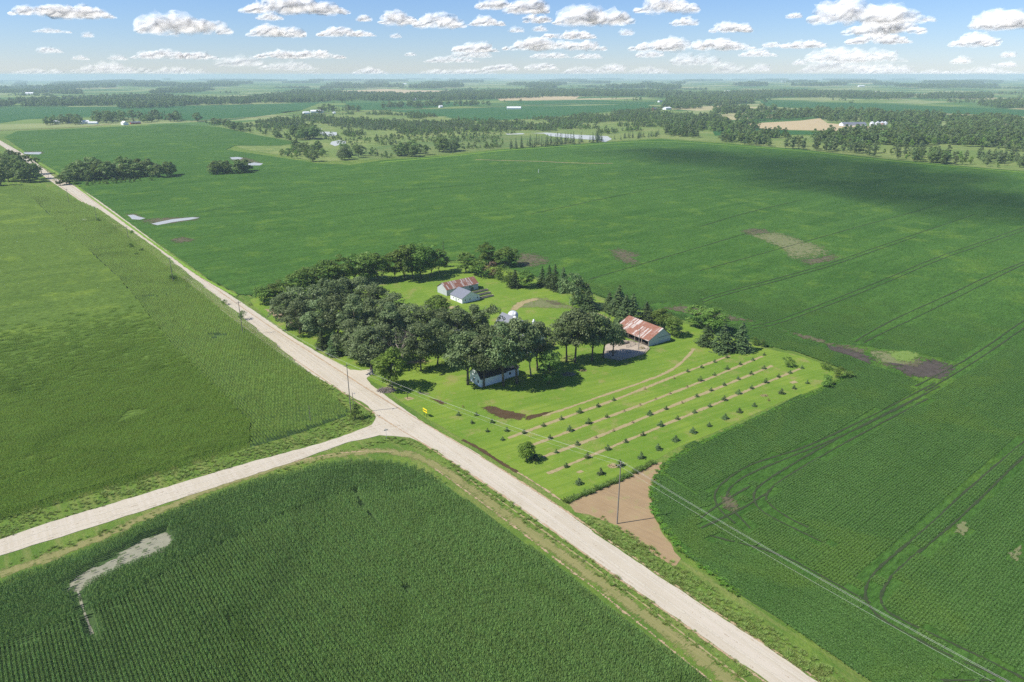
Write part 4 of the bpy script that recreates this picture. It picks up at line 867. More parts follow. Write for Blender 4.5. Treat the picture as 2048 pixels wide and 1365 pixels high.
# young pines in rows on the lawn
PR = [[(926,812,'s'),(917,828),(953,828),(944,844),(984,843),(975,861),(1014,860),(1005,878)],
 [(1048,864),(1087,850),(1123,836),(1159,823,'b'),(1196,811),(1227,798),(1290,776,'s'),(1348,755,'s'),(1375,741),(1403,733),(1429,722),(1454,713)],
 [(1100,875),(1139,859,'b'),(1177,844,'b'),(1214,832),(1248,820,'s'),(1280,808,'s'),(1311,796,'s'),(1340,785,'s'),(1374,772,'s'),(1401,759,'b'),(1429,748),(1454,736,'b'),(1480,727),(1505,718),(1528,708)],
 [(1113,903),(1154,887),(1192,873,'s'),(1227,860,'s'),(1265,843,'s'),(1299,827,'b'),(1332,816),(1364,804,'s'),(1393,791),(1422,779),(1448,768),(1476,756),(1502,746),(1528,735)],
 [(1132,932),(1175,913,'b'),(1215,897,'b'),(1251,882),(1286,868),(1321,849,'b'),(1355,836),(1389,823),(1419,811),(1448,798,'b'),(1477,785,'b'),(1503,775),(1532,763,'b'),(1557,752),(1580,744),(1604,734)],
 [(1157,966,'b'),(1201,945,'b'),(1240,929,'b'),(1282,913,'b'),(1316,896,'b'),(1351,879,'b'),(1385,863,'b'),(1418,850),(1450,835,'b'),(1478,822,'b'),(1508,810),(1537,799,'s'),(1562,785,'b'),(1588,775),(1614,764)]]
RN = ['loose group nearest the junction', 'first planted row', 'second planted row', 'third planted row', 'fourth planted row', 'fifth planted row']
for ri, rr in enumerate(PR):
    for i, q in enumerate(rr):
        f = q[2] if len(q) > 2 else 'm'; k = 'brown_pine' if f == 's' else 'pine'; x, y = G(q[0], q[1]+3)
        Ht = {'s': 1.1, 'm': 2.0, 'b': 2.7}[f]*(0.9+0.2*rnd.random())
        ds = {'s': 'tiny brownish pine seedling', 'm': 'small dark young pine', 'b': 'larger dark young pine'}[f]
        plant(k, x, y, Ht*0.78, Ht*0.95, f'{ds}, {ORD[i]} from the road in the {RN[ri]}', 'young pines planted in rows')

# mid-distance groves: scatter individually inside pixel polygons
def grove(polyp, n, kinds, h, label, group, mind=4.0):
    n = int(n*1.3)
    P = GP(polyp); xs = [p[0] for p in P]; ys = [p[1] for p in P]; got = []; tries = 0
    while len(got) < n and tries < n*60:
        tries += 1; q = np.array([[rnd.uniform(min(xs), max(xs)), rnd.uniform(min(ys), max(ys))]])
        if not inside(q, P)[0]: continue
        x, y = q[0]
        if any((x-a)**2+(y-b)**2 < mind**2 for a, b in got): continue
        got.append((x, y)); k = rnd.choice(kinds); Ht = rnd.uniform(*h)*1.3
        if k in ('shrub', 'midlight'): Ht *= 0.6
        plant(k, x, y, Ht, Ht*(0.85+0.3*rnd.random()) if k in ('midtree', 'shrub', 'willow') else None, label, group)
grove([(0,374),(40,372),(76,368),(62,350),(30,338),(0,332),(-60,335),(-60,372)], 34, ['midtree'], (13, 19), 'dark tree in the dense wood at the left edge beyond the corn', 'trees in the left edge wood', 5)
grove([(150,366),(250,360),(366,354),(372,350),(300,346),(170,350),(140,355)], 34, ['midtree'], (10, 17), 'tree in the long grove beside the far puddle field', 'trees in the long left grove', 5)
grove([(150,374),(260,366),(330,360),(300,362),(180,370)], 12, ['shrub', 'midlight'], (5, 9), 'low bush at the foot of the long left grove', 'bushes below the long left grove', 4)
grove([(112,368),(135,362),(140,370),(125,374)], 4, ['midtree'], (8, 11), 'tree of the small clump beside the road bend', 'clump at the road bend', 4)
grove([(415,352),(450,350),(500,346),(495,340),(430,344)], 13, ['midtree'], (9, 15), 'dark tree in the small isolated grove among the beans', 'trees in the small grove', 5)
grove([(578,284),(640,280),(645,272),(600,268),(575,276)], 16, ['midtree'], (13, 20), 'tall dark tree in the clump by the marsh pond', 'dark clump by the pond', 7)
grove([(400,246),(470,262),(520,270),(580,284),(590,278),(520,264),(440,248)], 30, ['midlight', 'midtree'], (9, 14), 'pale leafy tree in the line between bean field and marsh', 'tree line beside the marsh', 7)
grove([(560,316),(640,326),(660,324),(640,300),(620,296),(560,306)], 22, ['midlight', 'shrub', 'midtree'], (7, 13), 'tree in the scrubby point jutting into the bean field', 'scrub point trees', 5)
grove([(680,322),(725,318),(722,306),(690,306)], 8, ['midtree', 'willow'], (9, 15), 'tree in the clump right of the scrub point', 'clump right of the scrub point', 5)
grove([(785,318),(850,312),(862,302),(800,304)], 12, ['midtree'], (10, 15), 'dark tree in the grove at the marsh edge', 'marsh edge grove', 5)
grove([(870,308),(912,304),(908,296),(878,298)], 7, ['midtree', 'willow'], (12, 18), 'tree in the tall clump at the marsh edge', 'tall marsh edge clump', 5)
grove([(1012,300),(1060,297),(1130,292),(1210,284),(1208,279),(1130,286),(1060,290),(1015,295)], 42, ['midspruce'], (9, 16), 'dark spruce in the long row along the far edge of the bean field', 'long spruce row', 5)
grove([(1225,282),(1270,279),(1318,274),(1318,270),(1270,274),(1226,278)], 20, ['midspruce'], (6, 10), 'young spruce in the short row at the field crest', 'short spruce row', 5)
grove([(1438,288),(1480,290),(1548,294),(1550,286),(1490,280),(1440,280)], 22, ['midtree', 'poplar'], (11, 17), 'tree in the dark clump beyond the field crest', 'clump beyond the crest', 7)
grove([(1560,297),(1640,303),(1750,315),(1760,306),(1650,294),(1565,290)], 36, ['poplar'], (11, 16), 'slim pale poplar along the far edge of the bean field', 'poplars along the field edge', 5)
grove([(1760,318),(1810,322),(1900,330),(2060,342),(2060,322),(1900,310),(1770,300)], 40, ['poplar', 'poplar', 'midlight'], (8, 14), 'young slim poplar in the rough meadow at right', 'young poplars at right', 6)
grove([(1820,325),(1900,331),(1890,316),(1830,312)], 16, ['poplar', 'midtree'], (10, 15), 'poplar in the thick clump at the right field edge', 'thick poplar clump', 4)
grove([(85,252),(165,250),(163,246),(90,247)], 10, ['midtree'], (12, 20), 'tree around the white farm at far left', 'trees of the far left farm', 10)
grove([(180,247),(270,247),(366,244),(366,238),(270,238),(185,240)], 34, ['midtree', 'midtree', 'midspruce'], (13, 22), 'tree in the farm windbreak at far left', 'far left windbreak', 9)
grove([(385,246),(400,245),(402,241),(388,241)], 2, ['midtree'], (15, 20), 'lone tree right of the far left windbreak', 'lone trees right of the windbreak', 10)
grove([(630,228),(700,224),(735,227),(725,222),(650,219)], 22, ['midtree', 'midspruce'], (12, 18), 'dark tree sheltering the far white farm', 'trees around the far white farm', 10)
grove([(762,220),(850,217),(950,213),(978,214),(980,209),(850,210),(765,213)], 50, ['midtree'], (12, 18), 'tree in the far hedgerow beside the road', 'far hedgerow trees', 10)
# scattered scrub of the marsh and meadow: past counting
low = {'midtree': KIND['midtree'], 'poplar': KIND['poplar'], 'midlight': KIND['midlight']}
def joined_tree(kind, i, name):
    tr, cr = KIND[kind][0][i]; return source(cr, name)
src_w = [joined_tree('midtree', i, 'w') for i in range(4)]+[joined_tree('poplar', 1, 'wp'), joined_tree('midlight', 0, 'wl')]; src_s = [joined_tree('midlight', 0, 's'), joined_tree('midlight', 1, 's2'), joined_tree('poplar', 0, 's3'), joined_tree('midtree', 0, 's4')]
src_y = [joined_tree('midlight', 0, 'y'), joined_tree('midlight', 1, 'y2'), joined_tree('poplar', 0, 'y3'), joined_tree('poplar', 1, 'y4'), joined_tree('midtree', 0, 'y5')]
def mass(name, polys, dens, src, base_h, label, cat, nomH, jitter=0.35, cl=0.0, cls=120.0):
    allp = []; 
    for pp in polys:
        P = GP(pp); P_ = np.array(P); A = abs(poly_area(P)); n = max(3, int(A/(dens*dens)))
        q = np.empty((0, 2)); k = 0
        while len(q) < n and k < 80:
            k += 1; c = rg.uniform(P_.min(0), P_.max(0), (4*n, 2)); c = c[inside(c, P)]
            if cl: c = c[vnoise(c[:, 0]/cls, c[:, 1]/cls, 77) > cl]
            q = np.vstack([q, c])
        allp.append(q[:n])
    q = np.vstack(allp); n = len(q); z = terrain(q[:, 0], q[:, 1])
    sc = 1.3*base_h/nomH*(1+jitter*(rg.random(n)*2-1))
    print(name, n)
    return instancer(name, np.column_stack([q, z]), rg.random(n)*6.28, sc, rg.integers(0, len(src), n), src, label, cat)
mass('scrub', [[(440,255),(600,236),(780,224),(950,244),(1080,240),(1310,218),(1420,240),(1440,268),(1320,276),(1220,276),(1100,264),(1000,262),(700,275),(640,262),(560,262)]], 12.5, src_s, 5.0, 'scattered willow scrub over the marsh meadow', 'scrub', 10, 0.6, 0.55, 70)
mass('scrub', [[(640,247),(780,240),(900,250),(1000,256),(1100,262),(1000,264),(800,262),(690,262)]], 11, [source(KIND['willow'][0][0][1], 'wl')], 4.5, 'band of grey green willow scrub across the marsh', 'scrub', 12, 0.5, 0.45, 40)
mass('young_woods', [[(1440,280),(1330,272),(1320,245),(1420,235),(1500,262),(1560,272),(1700,280),(1760,300),(1650,288),(1560,284)]], 12, src_y, 8, 'young mixed woods right of the marsh', 'woods', 10, 0.5, 0.45, 60)
mass('young_woods', [[(1640,275),(1760,268),(1850,262),(2200,275),(2200,310),(2000,302),(1900,292),(1780,296),(1700,288)]], 9.5, src_y, 12, 'pale green young woods at the right', 'woods', 12, 0.4, 0.15, 60)
mass('wetland_bushes', [[(600,258),(700,300),(760,318),(900,306),(1000,296),(1010,288),(900,300),(800,306),(720,300),(690,280)], [(440,250),(520,268),(600,290),(640,318),(560,310),(600,296),(590,276),(640,262),(560,258)], [(720,300),(900,286),(1010,288),(1000,272),(1100,268),(900,262),(700,282)]], 13, src_s, 3.8, 'low bushes along the marsh edge', 'bushes', 10, 0.6, 0.42, 40)
mass('roadside_woods', [[(1860,318),(2048,338),(2200,352),(2200,325),(2000,312)]], 14, [src_s[2]], 8, 'loose young trees over the meadow at the right edge', 'woods', 12, 0.4, 0.4, 40)
WB = [[(0,216),(100,214),(250,212),(300,205),(390,202),(330,195),(200,196),(100,200),(0,206),(-150,208),(-150,220)],
 [(235,219),(350,216),(500,209),(495,201),(400,200),(300,207),(235,214)],
 [(485,207),(560,207),(700,204),(860,202),(880,192),(820,190),(740,190),(660,186),(600,184),(560,192),(500,196)],
 [(880,203),(1000,199),(1140,194),(1300,196),(1440,200),(1450,190),(1300,184),(1100,182),(1000,184),(900,188),(840,192)],
 [(1320,222),(1400,218),(1450,213),(1510,209),(1500,200),(1450,196),(1370,200),(1330,208)],
 [(1330,208),(1420,200),(1640,196),(1800,200),(1830,194),(1700,186),(1560,184),(1450,188),(1350,196)],
 [(1400,225),(1430,232),(1500,228),(1490,218),(1430,216)], [(1470,243),(1560,242),(1615,238),(1615,230),(1560,229),(1480,234)],
 [(1420,257),(1515,260),(1515,254),(1440,250)], [(1590,234),(1640,238),(1660,246),(1780,248),(1860,256),(2100,268),(2100,250),(1950,240),(1780,230),(1640,224)],
 [(1960,218),(2100,222),(2100,206),(2000,204),(1950,212)], [(1830,198),(1990,200),(1980,190),(1880,190)], [(1515,225),(1560,226),(1560,222),(1520,222)],
 [(640,178),(760,176),(750,172),(650,174)], [(300,188),(400,186),(420,180),(320,181)],[(0,186),(90,188),(100,182),(0,180)],[(100,188),(165,190),(165,184),(100,184)]]
mass('woodland', WB, 19, src_w, 13.5, 'dark bands of woodland crossing the middle distance', 'woodland', 14, 0.4, 0.38, 110)
# far woodland and hedges toward the horizon
WF = []
for i in range(95):
    px = rnd.uniform(-60, 2110); py = 158+22*rnd.random()**1.3; w = rnd.uniform(20, 130)*(0.6+0.6*(py-156)/24); hh = rnd.uniform(0.5, 2.0)*(py-152)/18
    WF.append([(px-w/2, py), (px, py+hh), (px+w/2, py+hh*0.3), (px+w/2, py-hh), (px-w*0.2, py-hh)])
mass('far_woodland', WF, 34, src_w, 22, 'blue green woods fading toward the horizon', 'woodland', 14, 0.4)
HL = []
for i in range(70):
    px = rnd.uniform(0, 2048); py = 172+36*rnd.random(); L = rnd.uniform(20, 110); HL.append([(px, py), (px+L, py+rnd.uniform(-1.5, 1.5)), (px+L, py-0.35), (px, py-0.35)])
mass('far_hedgerows', HL, 22, src_w, 11, 'thin hedgerows and scattered trees among the far fields', 'hedgerows', 14, 0.5)

# ------------------------------------------------------------------ buildings
def roofed(root, L, W, he, hr, wallm, roofm, ridge=0.5, over=0.35, openfront=False, wallname='wall', th=0.12, lift=0.0):
    """local frame: x along the ridge 0..L, y across 0..W; ridge at y=W*ridge"""
    yr = W*ridge; t = 0.15
    if openfront: pass
    else: MB().box(0, L, 0, t, 0, he).build('wall', wallm, root)
    MB().box(0, L, W-t, W, 0, he).build('wall', wallm, root)
    for x in (0.0, L-t):
        g = MB(); xx = x+(0.003 if x == 0 else -0.003)
        g.slab([(xx, t+.003, 0), (xx, W-t-.003, 0), (xx, W-t-.003, he), (xx, yr, hr), (xx, t+.003, he)], (t, 0, 0)); g.build('gable_wall', wallm, root)
    k1 = (hr-he)/max(yr, .01); k2 = (hr-he)/max(W-yr, .01)
    a = MB(); a.slab([(-over, -over, he-over*k1+.05), (L+over, -over, he-over*k1+.05), (L+over, yr, hr+.05), (-over, yr, hr+.05)], (0, 0, th))
    b = MB(); b.slab([(-over, yr+.002, hr+.05), (L+over, yr+.002, hr+.05), (L+over, W+over, he-over*k2+.05), (-over, W+over, he-over*k2+.05)], (0, 0, th))
    r = a.build('roof', roofm, root); r2 = b.build('roof', roofm, root); return r, r2
def frame_at(corner, ang, name, label, cat, group=None):
    return thing(name, label, cat, (corner[0], corner[1], 0.03), ang, group)
def window(root, x0, x1, z0, z1, y, face=-1, frame='white'):
    f = MB(); d = 0.05*face
    ys = sorted((y, y+d)); f.box(x0-.1, x1+.1, ys[0], ys[1], z0-.1, z1+.1); w = f.build('window', M[frame], root)
    g = MB(); ys = sorted((y+d, y+d*1.6)); g.box(x0, x1, ys[0], ys[1], z0, z1); g.build('pane', M['glass'], w); return w
def wwin(root, y0, y1, z0, z1, x, face):      # window on a gable (x = const)
    xs = sorted((x, x+0.05*face)); w = MB().box(xs[0], xs[1], y0-.1, y1+.1, z0-.1, z1+.1).build('window', M['white'], root)
    xs = sorted((x+0.05*face, x+0.08*face)); MB().box(xs[0], xs[1], y0, y1, z0, z1).build('pane', M['glass'], w)
# open shed: front-right corner, ridge runs up-left
A = np.array(G(1296.2, 693.8)); B_ = np.array(G(1340.7, 681)); W = float(np.linalg.norm(B_-A)); a = math.atan2(*(B_-A)[::-1])
Ls = 23.0; xdir = np.array([math.cos(a-math.pi/2), math.sin(a-math.pi/2)]); org = A-xdir*Ls
rt = frame_at(org, a-math.pi/2, 'open_shed', 'long open fronted shed with rusty red and grey sheet roof', 'shed')
roofed(rt, Ls, W, 2.9, 7.2, M['greymetal'], M['rust'], ridge=0.62, over=0.3, openfront=True)
MB().box(0, Ls, 0, 0.2, 2.55, 2.9).build('beam', M['plank'], rt)
for i in range(6): MB().box(i*Ls/5-0.12*(i == 5), i*Ls/5+0.22-0.12*(i == 5), 0.0, 0.22, 0, 2.55).build('post', M['plank'], rt)
MB().box(Ls+0.0, Ls+0.06, 0.4*W, W*0.98, 3.0, 3.12).build('trim', M['dark'], rt)
MB().box(0.2, Ls-0.2, 0.3, W-0.3, 0.0, 0.05).build('floor', M['soilbed'], rt)
# back shed
c = G(893.7, 592.4); rt = frame_at(c, R(38.5), 'back_shed', 'long grey back shed with rust streaked pale roof', 'shed')
roofed(rt, 22.5, 9.9, 3.6, 6.6, M['greymetal'], M['rust'])
MB().box(-0.06, 0.0, 3.0, 7.2, 0, 2.9).build('door', M['greymetal'], rt)
# small barn
c = G(924.5, 608.1); rt = frame_at(c, R(39), 'small_barn', 'small white barn with slate grey gable roof and planter beds', 'barn')
# ridge runs across: build in a rotated child frame
Wb, Lb = 12.2, 11.6
def small_barn(rt):
    t = .15; he, hr = 2.9, 6.0; yr = Wb/2        # gable faces camera-right side: wall at y=0 along x, ridge along y
    g = MB(); g.slab([(0, 0, 0), (Wb, 0, 0), (Wb, 0, he), (yr, 0, hr), (0, 0, he)], (0, t, 0)); g.build('gable_wall', M['white'], rt)
    g = MB(); g.slab([(0, Lb-t, 0), (Wb, Lb-t, 0), (Wb, Lb-t, he), (yr, Lb-t, hr), (0, Lb-t, he)], (0, t, 0)); g.build('gable_wall', M['white'], rt)
    MB().box(-.003, t, t+.003, Lb-t-.003, 0, he).build('wall', M['white'], rt); MB().box(Wb-t, Wb+.003, t+.003, Lb-t-.003, 0, he).build('wall', M['white'], rt)
    k = (hr-he)/yr; o = .35
    MB().slab([(-o, -o, he-o*k+.05), (yr, -o, hr+.05), (yr, Lb+o, hr+.05), (-o, Lb+o, he-o*k+.05)], (0, 0, .12)).build('roof', M['greyroof'], rt)
    MB().slab([(yr+.002, -o, hr+.05), (Wb+o, -o, he-o*k+.05), (Wb+o, Lb+o, he-o*k+.05), (yr+.002, Lb+o, hr+.05)], (0, 0, .12)).build('roof', M['greyroof'], rt)
    for x in (1.9, 4.9, 10.3): window(rt, x, x+0.7, 1.3, 2.1, 0)
    for y in (3.0, 8.0): wwin(rt, y, y+0.7, 1.3, 2.0, -.003, -1)
    MB().box(-.07, -.004, 5.0, 6.6, 0, 2.1).build('door', M['greymetal'], rt)
small_barn(rt)
# raised beds beside it
for i in range(3):
    bx, by = [(958,600),(953,594),(948,588)][i]; x, y = G(bx, by); o = thing('raised_bed', ['long raised bed nearest the camera beside the small white barn', 'middle long raised bed beside the small white barn', 'rear long raised bed beside the small white barn'][i], 'raised bed', (x, y, 0.03), R(38.5), 'long raised beds')
    m_ = MB(); Lq = 10.5
    m_.box(0, Lq, 0, .15, 0, .9); m_.box(0, Lq, 1.6, 1.75, 0, .9); m_.box(0, .15, .153, 1.597, 0, .9); m_.box(Lq-.15, Lq, .153, 1.597, 0, .9); m_.build('planks', M['plank'], o)
    MB().box(.16, Lq-.16, .16, 1.59, 0.02, .72).build('soil', M['soilbed'], o)
x, y = G(942, 582); plant('shrub', x, y, 3.2, 3.4, 'bright bush between the back shed and the small barn', None)
# white house
B4 = G(962.2, 775.5); rt = frame_at(B4, R(36), 'white_house', 'white sided house with steep black roof under the oaks', 'house')
roofed(rt, 12.0, 8.4, 4.0, 8.0, M['white'], M['darkroof'], over=0.45)
MB().box(12.003, 20.0, 1.2, 1.35, 0, 3.4).build('wall', M['white'], rt); MB().box(12.003, 20.0, 7.0, 7.15, 0, 3.4).build('wall', M['white'], rt); MB().box(19.85, 20.0, 1.353, 6.997, 0, 3.4).build('wall', M['white'], rt)
MB().slab([(12.5, 0.8, 3.35), (20.4, 0.8, 3.35), (20.4, 4.2, 5.0), (12.5, 4.2, 5.0)], (0, 0, .12)).build('roof', M['darkroof'], rt)
MB().slab([(12.5, 4.203, 5.0), (20.4, 4.203, 5.0), (20.4, 7.5, 3.35), (12.5, 7.5, 3.35)], (0, 0, .12)).build('roof', M['darkroof'], rt)
wwin(rt, 1.6, 2.5, 1.4, 2.6, -.003, -1); wwin(rt, 4.8, 5.7, 1.4, 2.6, -.003, -1); wwin(rt, 3.2, 4.0, 4.6, 5.5, -.003, -1); window(rt, 15, 16, 1.4, 2.5, 1.2)
MB().box(8.0, 8.7, 3.0, 3.7, 6.5, 9.0).build('chimney', M['concrete'], rt)
# big gambrel barn, mostly hidden
bc = np.array(G(1092, 697)); ba = R(128.5)
rt = frame_at(bc, ba, 'gambrel_barn', 'white barn with grey roof and two white cupolas hidden among oaks', 'barn')
def gambrel(rt, L, W, he, hb, hr):
    t = .15; yb = 2.6
    prof = [(0, 0), (W, 0), (W, he), (W-yb, hb), (W/2, hr), (yb, hb), (0, he)]
    for x in (0.0, L-t): MB().slab([(x, a_, b_) for a_, b_ in prof], (t, 0, 0)).build('gable_wall', M['white'], rt)
    MB().box(t+.003, L-t-.003, 0, t, 0, he).build('wall', M['white'], rt); MB().box(t+.003, L-t-.003, W-t, W, 0, he).build('wall', M['white'], rt)
    o = .4; q = [(-.3, he-.3), (yb, hb), (W/2, hr), (W-yb, hb), (W+.3, he-.3)]
    for i in range(4):
        (y0, z0), (y1, z1) = q[i], q[i+1]
        MB().slab([(-o, y0+.001*i, z0+.05), (L+o, y0+.001*i, z0+.05), (L+o, y1, z1+.05), (-o, y1, z1+.05)], (0, 0, .13)).build('roof', M['greyroof'], rt)
    for x in (L*0.10, L*0.62):
        cu = MB(); yy = -W/2
        def ring(z, r_, n=10): return [(x+r_*math.cos(6.283*k/n), W/2+r_*math.sin(6.283*k/n), z) for k in range(n)]
        zs = [(hr-.2, 1.1), (hr+.5, .95), (hr+.6, .55), (hr+1.5, .55), (hr+1.6, .95), (hr+2.1, .45), (hr+2.5, .5), (hr+2.9, .12)]
        V_ = []; F_ = []
        for z, r_ in zs: V_ += ring(z, r_)
        for i in range(len(zs)-1):
            for k in range(10): F_.append((i*10+k, i*10+(k+1) % 10, (i+1)*10+(k+1) % 10, (i+1)*10+k))
        cu.add(V_, F_); cu.build('cupola', M['white'], rt, True)
    wwin(rt, W/2-1.5, W/2-.6, 2, 3, 0, -1); wwin(rt, W/2+.6, W/2+1.5, 2, 3, 0, -1); MB().box(-.08, -.01, W/2-1.2, W/2+1.2, 6.6, 8.8).build('door', M['offwhite'], rt)
gambrel(rt, 26, 11, 5.0, 9.6, 12.0)
# silo with domed top
x, y = G(1026, 652); st = thing('silo', 'short white domed silo left of the gambrel barn roof', 'silo', (x, y, 0)); 
sh = hgt(1026, 652, 622)-2.2; mb = MB(); mb.tube([(0, 0, 0), (0, 0, sh)], [2.6, 2.6], 20); mb.build('wall', M['offwhite'], st, True)
V_ = []; F_ = []
for i in range(7):
    th_ = i/6*math.pi/2; 
    for k in range(20): V_.append((2.7*math.cos(th_)*math.cos(6.283*k/20), 2.7*math.cos(th_)*math.sin(6.283*k/20), sh+.02+2.2*math.sin(th_)))
for i in range(6):
    for k in range(20): F_.append((i*20+k, i*20+(k+1) % 20, (i+1)*20+(k+1) % 20, (i+1)*20+k))
MB().add(V_, F_).build('dome', M['steel'], st, True)
# two houses buried in the grove
rt = frame_at(G(898, 688), R(39), 'farm_house', 'pale farmhouse with grey roof glimpsed through the grove', 'house'); roofed(rt, 9, 7.5, 4.2, 7.2, M['offwhite'], M['greyroof']); wwin(rt, 3, 4, 1.5, 2.8, -.003, -1)
rt = frame_at(G(770, 690), R(39), 'farm_house', 'white house with dark roof behind the large dead tree', 'house'); roofed(rt, 10, 7.5, 4.2, 7.0, M['white'], M['darkroof']); wwin(rt, 3, 4, 1.5, 2.8, -.003, -1)

# cattle yard
yard = GP([(1232,678),(1290,688),(1300,697),(1288,709),(1240,722),(1205,716),(1212,690)])
sheet('concrete_yard', yard, 0.07, M['concrete'], kind='structure', rough=(0.3, 3), label='pale concrete cattle yard in front of the open shed')
def fence(pts, label, h=1.3):
    P = GP(pts); o = thing('yard_fence', label, 'fence', (P[0][0], P[0][1], 0.05)); x0, y0 = P[0]
    for a_, b_ in zip(P[:-1], P[1:]):
        L = math.dist(a_, b_); k = max(1, int(L/2.5)); 
        for i in range(k):
            q = np.array(a_)+(np.array(b_)-np.array(a_))*i/k-np.array(P[0]); MB().tube([(q[0], q[1], 0), (q[0], q[1], h+.1)], .11, 6).build('post', M['plank'], o)
        r_ = MB(); A_ = np.array(a_)-P[0]; B2 = np.array(b_)-P[0]
        for z in (.4, .8, 1.2): r_.tube([(A_[0], A_[1], z), (B2[0], B2[1], z)], .06, 4)
        r_.build('rails', M['plank'], o)
fence([(1240,722),(1268,716),(1288,709),(1298,698)], 'weathered rail fence along the lawn side of the cattle yard')
fence([(1205,716),(1222,720),(1240,722)], 'weathered rail fence at the lower left corner of the cattle yard')
fence([(1253,696),(1270,690),(1290,690)], 'rail fence crossing the middle of the cattle yard')
# power poles and wires
def pole(bx, by, ty, label, arms=True, r0=.17, light=False, group='power poles along the gravel road'):
    x, y = G(bx, by); h = hgt(bx, by, ty); o = thing('power_pole', label, 'power pole', (x, y, 0), R(38), group if arms else None)
    MB().tube([(0, 0, -.3), (0, 0, h)], [r0*1.2, r0*.75], 8).build('pole', M['pole'], o)
    if arms:
        MB().box(-1.25, 1.25, -.08, .08, h-.8, h-.62).build('crossarm', M['pole'], o)
        for s in (-1.15, 0.0, 1.15): MB().tube([(s, 0, h-.62 if s else h), (s, 0, h-.35 if s else h+.28)], [.08, .05], 6).build('insulator', M['ceramic'], o)
    if light:
        MB().tube([(0, 0, h-.8), (.8, 0, h-.5)], .05, 5).build('bracket', M['pole'], o); MB().tube([(.8, 0, h-.8), (.8, 0, h-.5)], [.25, .12], 8).build('lamp', M['steel'], o)
    return (x, y, h)
PP = [pole(*p) for p in [(1234,1048,925,'tall grey power pole standing in the bare dirt triangle'),(702,827,728,'tall power pole beside the road junction'),(486,670,603,'power pole left of the farm grove across the road'),(347,565,515,'power pole third along the road from the junction'),
  (257,478,453,'power pole fourth along the road from the junction'),(195,446,413,'power pole fifth along the road from the junction'),(139,408,378,'power pole sixth along the road from the junction'),(100,366,341,'power pole seventh along the road near the bend'),(68,338,318,'power pole eighth along the road beyond the bend'),(42,316,298,'farthest power pole seen beside the road')]]
wx_, wy_ = G(2010, 1365, 19); wdx, wdy = wx_-PP[0][0], wy_-PP[0][1]; PP = [(PP[0][0]+wdx*1.25, PP[0][1]+wdy*1.25, PP[0][2])]+PP
pole(709, 838, 785, 'short yard light pole beside the junction power pole', False, .13, True); pole(622, 850, 812, 'thin wooden post at the corner of the corn field', False, .12)
pole(1277, 700, 657, 'lone pole standing in the cattle yard', False, .16); pole(954, 612, 605, 'small dark post in front of the small white barn', False, .09)
WN = ['near', 'middle', 'far']
for wi, s in enumerate((-1.15, 0.0, 1.15)):
    for i in range(4):
        a_, b_ = PP[i], PP[i+1]; dx, dy = math.cos(R(38))*s, math.sin(R(38))*s; path = []
        za = a_[2]-(0.35 if s else -.28); zb = b_[2]-(0.35 if s else -.28)
        for k in range(17):
            t_ = k/16; path.append((a_[0]+(b_[0]-a_[0])*t_+dx, a_[1]+(b_[1]-a_[1])*t_+dy, za+(zb-za)*t_-4*t_*(1-t_)*1.6))
        sp = ['leaving the frame at lower right', 'between the dirt triangle pole and the junction pole', 'between the junction pole and the grove pole', 'between the grove pole and the third pole'][i]
        tag(MB().tube(path, .015, 4).build('power_wire', M['wire']), f'{["road side", "centre", "field side"][wi]} power wire {sp}', 'power wire', 'power wires')
# direction sign and street sign
x, y = G(851, 833); o = thing('arrow_sign', 'yellow double arrow sign on two posts facing the side road', 'road sign', (x, y, 0), R(-53+3), None, (1.35, 1.35, 1.35))
for s in (-.65, .65): MB().box(s-.05, s+.05, -.05, .05, 0, 2.3).build('post', M['dark'], o)
MB().box(-1.0, 1.0, -.09, -.055, 1.25, 2.35).build('panel', M['yellow'], o)
ar = MB(); 
def arrow(sx): return [(sx*.12, -.096, 1.66), (sx*.5, -.096, 1.66), (sx*.5, -.096, 1.45), (sx*.88, -.096, 1.8), (sx*.5, -.096, 2.15), (sx*.5, -.096, 1.94), (sx*.12, -.096, 1.94)]
for sx in (-1, 1): ar.slab(arrow(sx), (0, .004, 0))
ar.box(-.12, .12, -.096, -.092, 1.66, 1.94); ar.build('double_arrow', M['black'], o)
x, y = G(773, 878); o = thing('street_sign', 'small street name sign with crossed blades at the junction corner', 'street sign', (x, y, 0), R(20), None, (1.4, 1.4, 1.4))
MB().tube([(0, 0, 0), (0, 0, 2.6)], .04, 6).build('post', M['steel'], o); MB().box(-.5, .5, -.02, .02, 2.35, 2.6).build('blade', M['signback'], o); MB().box(-.02, .02, -.5, .5, 2.62, 2.85).build('blade', M['signback'], o)
x, y = G(815, 798); o = thing('marker_post', 'short dark post on a dirt ring beside the road', 'post', (x, y, 0)); MB().tube([(0, 0, 0), (0, 0, 2.2)], .12, 6).build('stem', M['dark'], o)
feather_patch('bare_soil', GP([(805,796),(820,793),(832,798),(815,803)]), 0.06, M['r_straw'], kind='structure', label='bare ring round the marker post')
x, y = G(1677, 747)
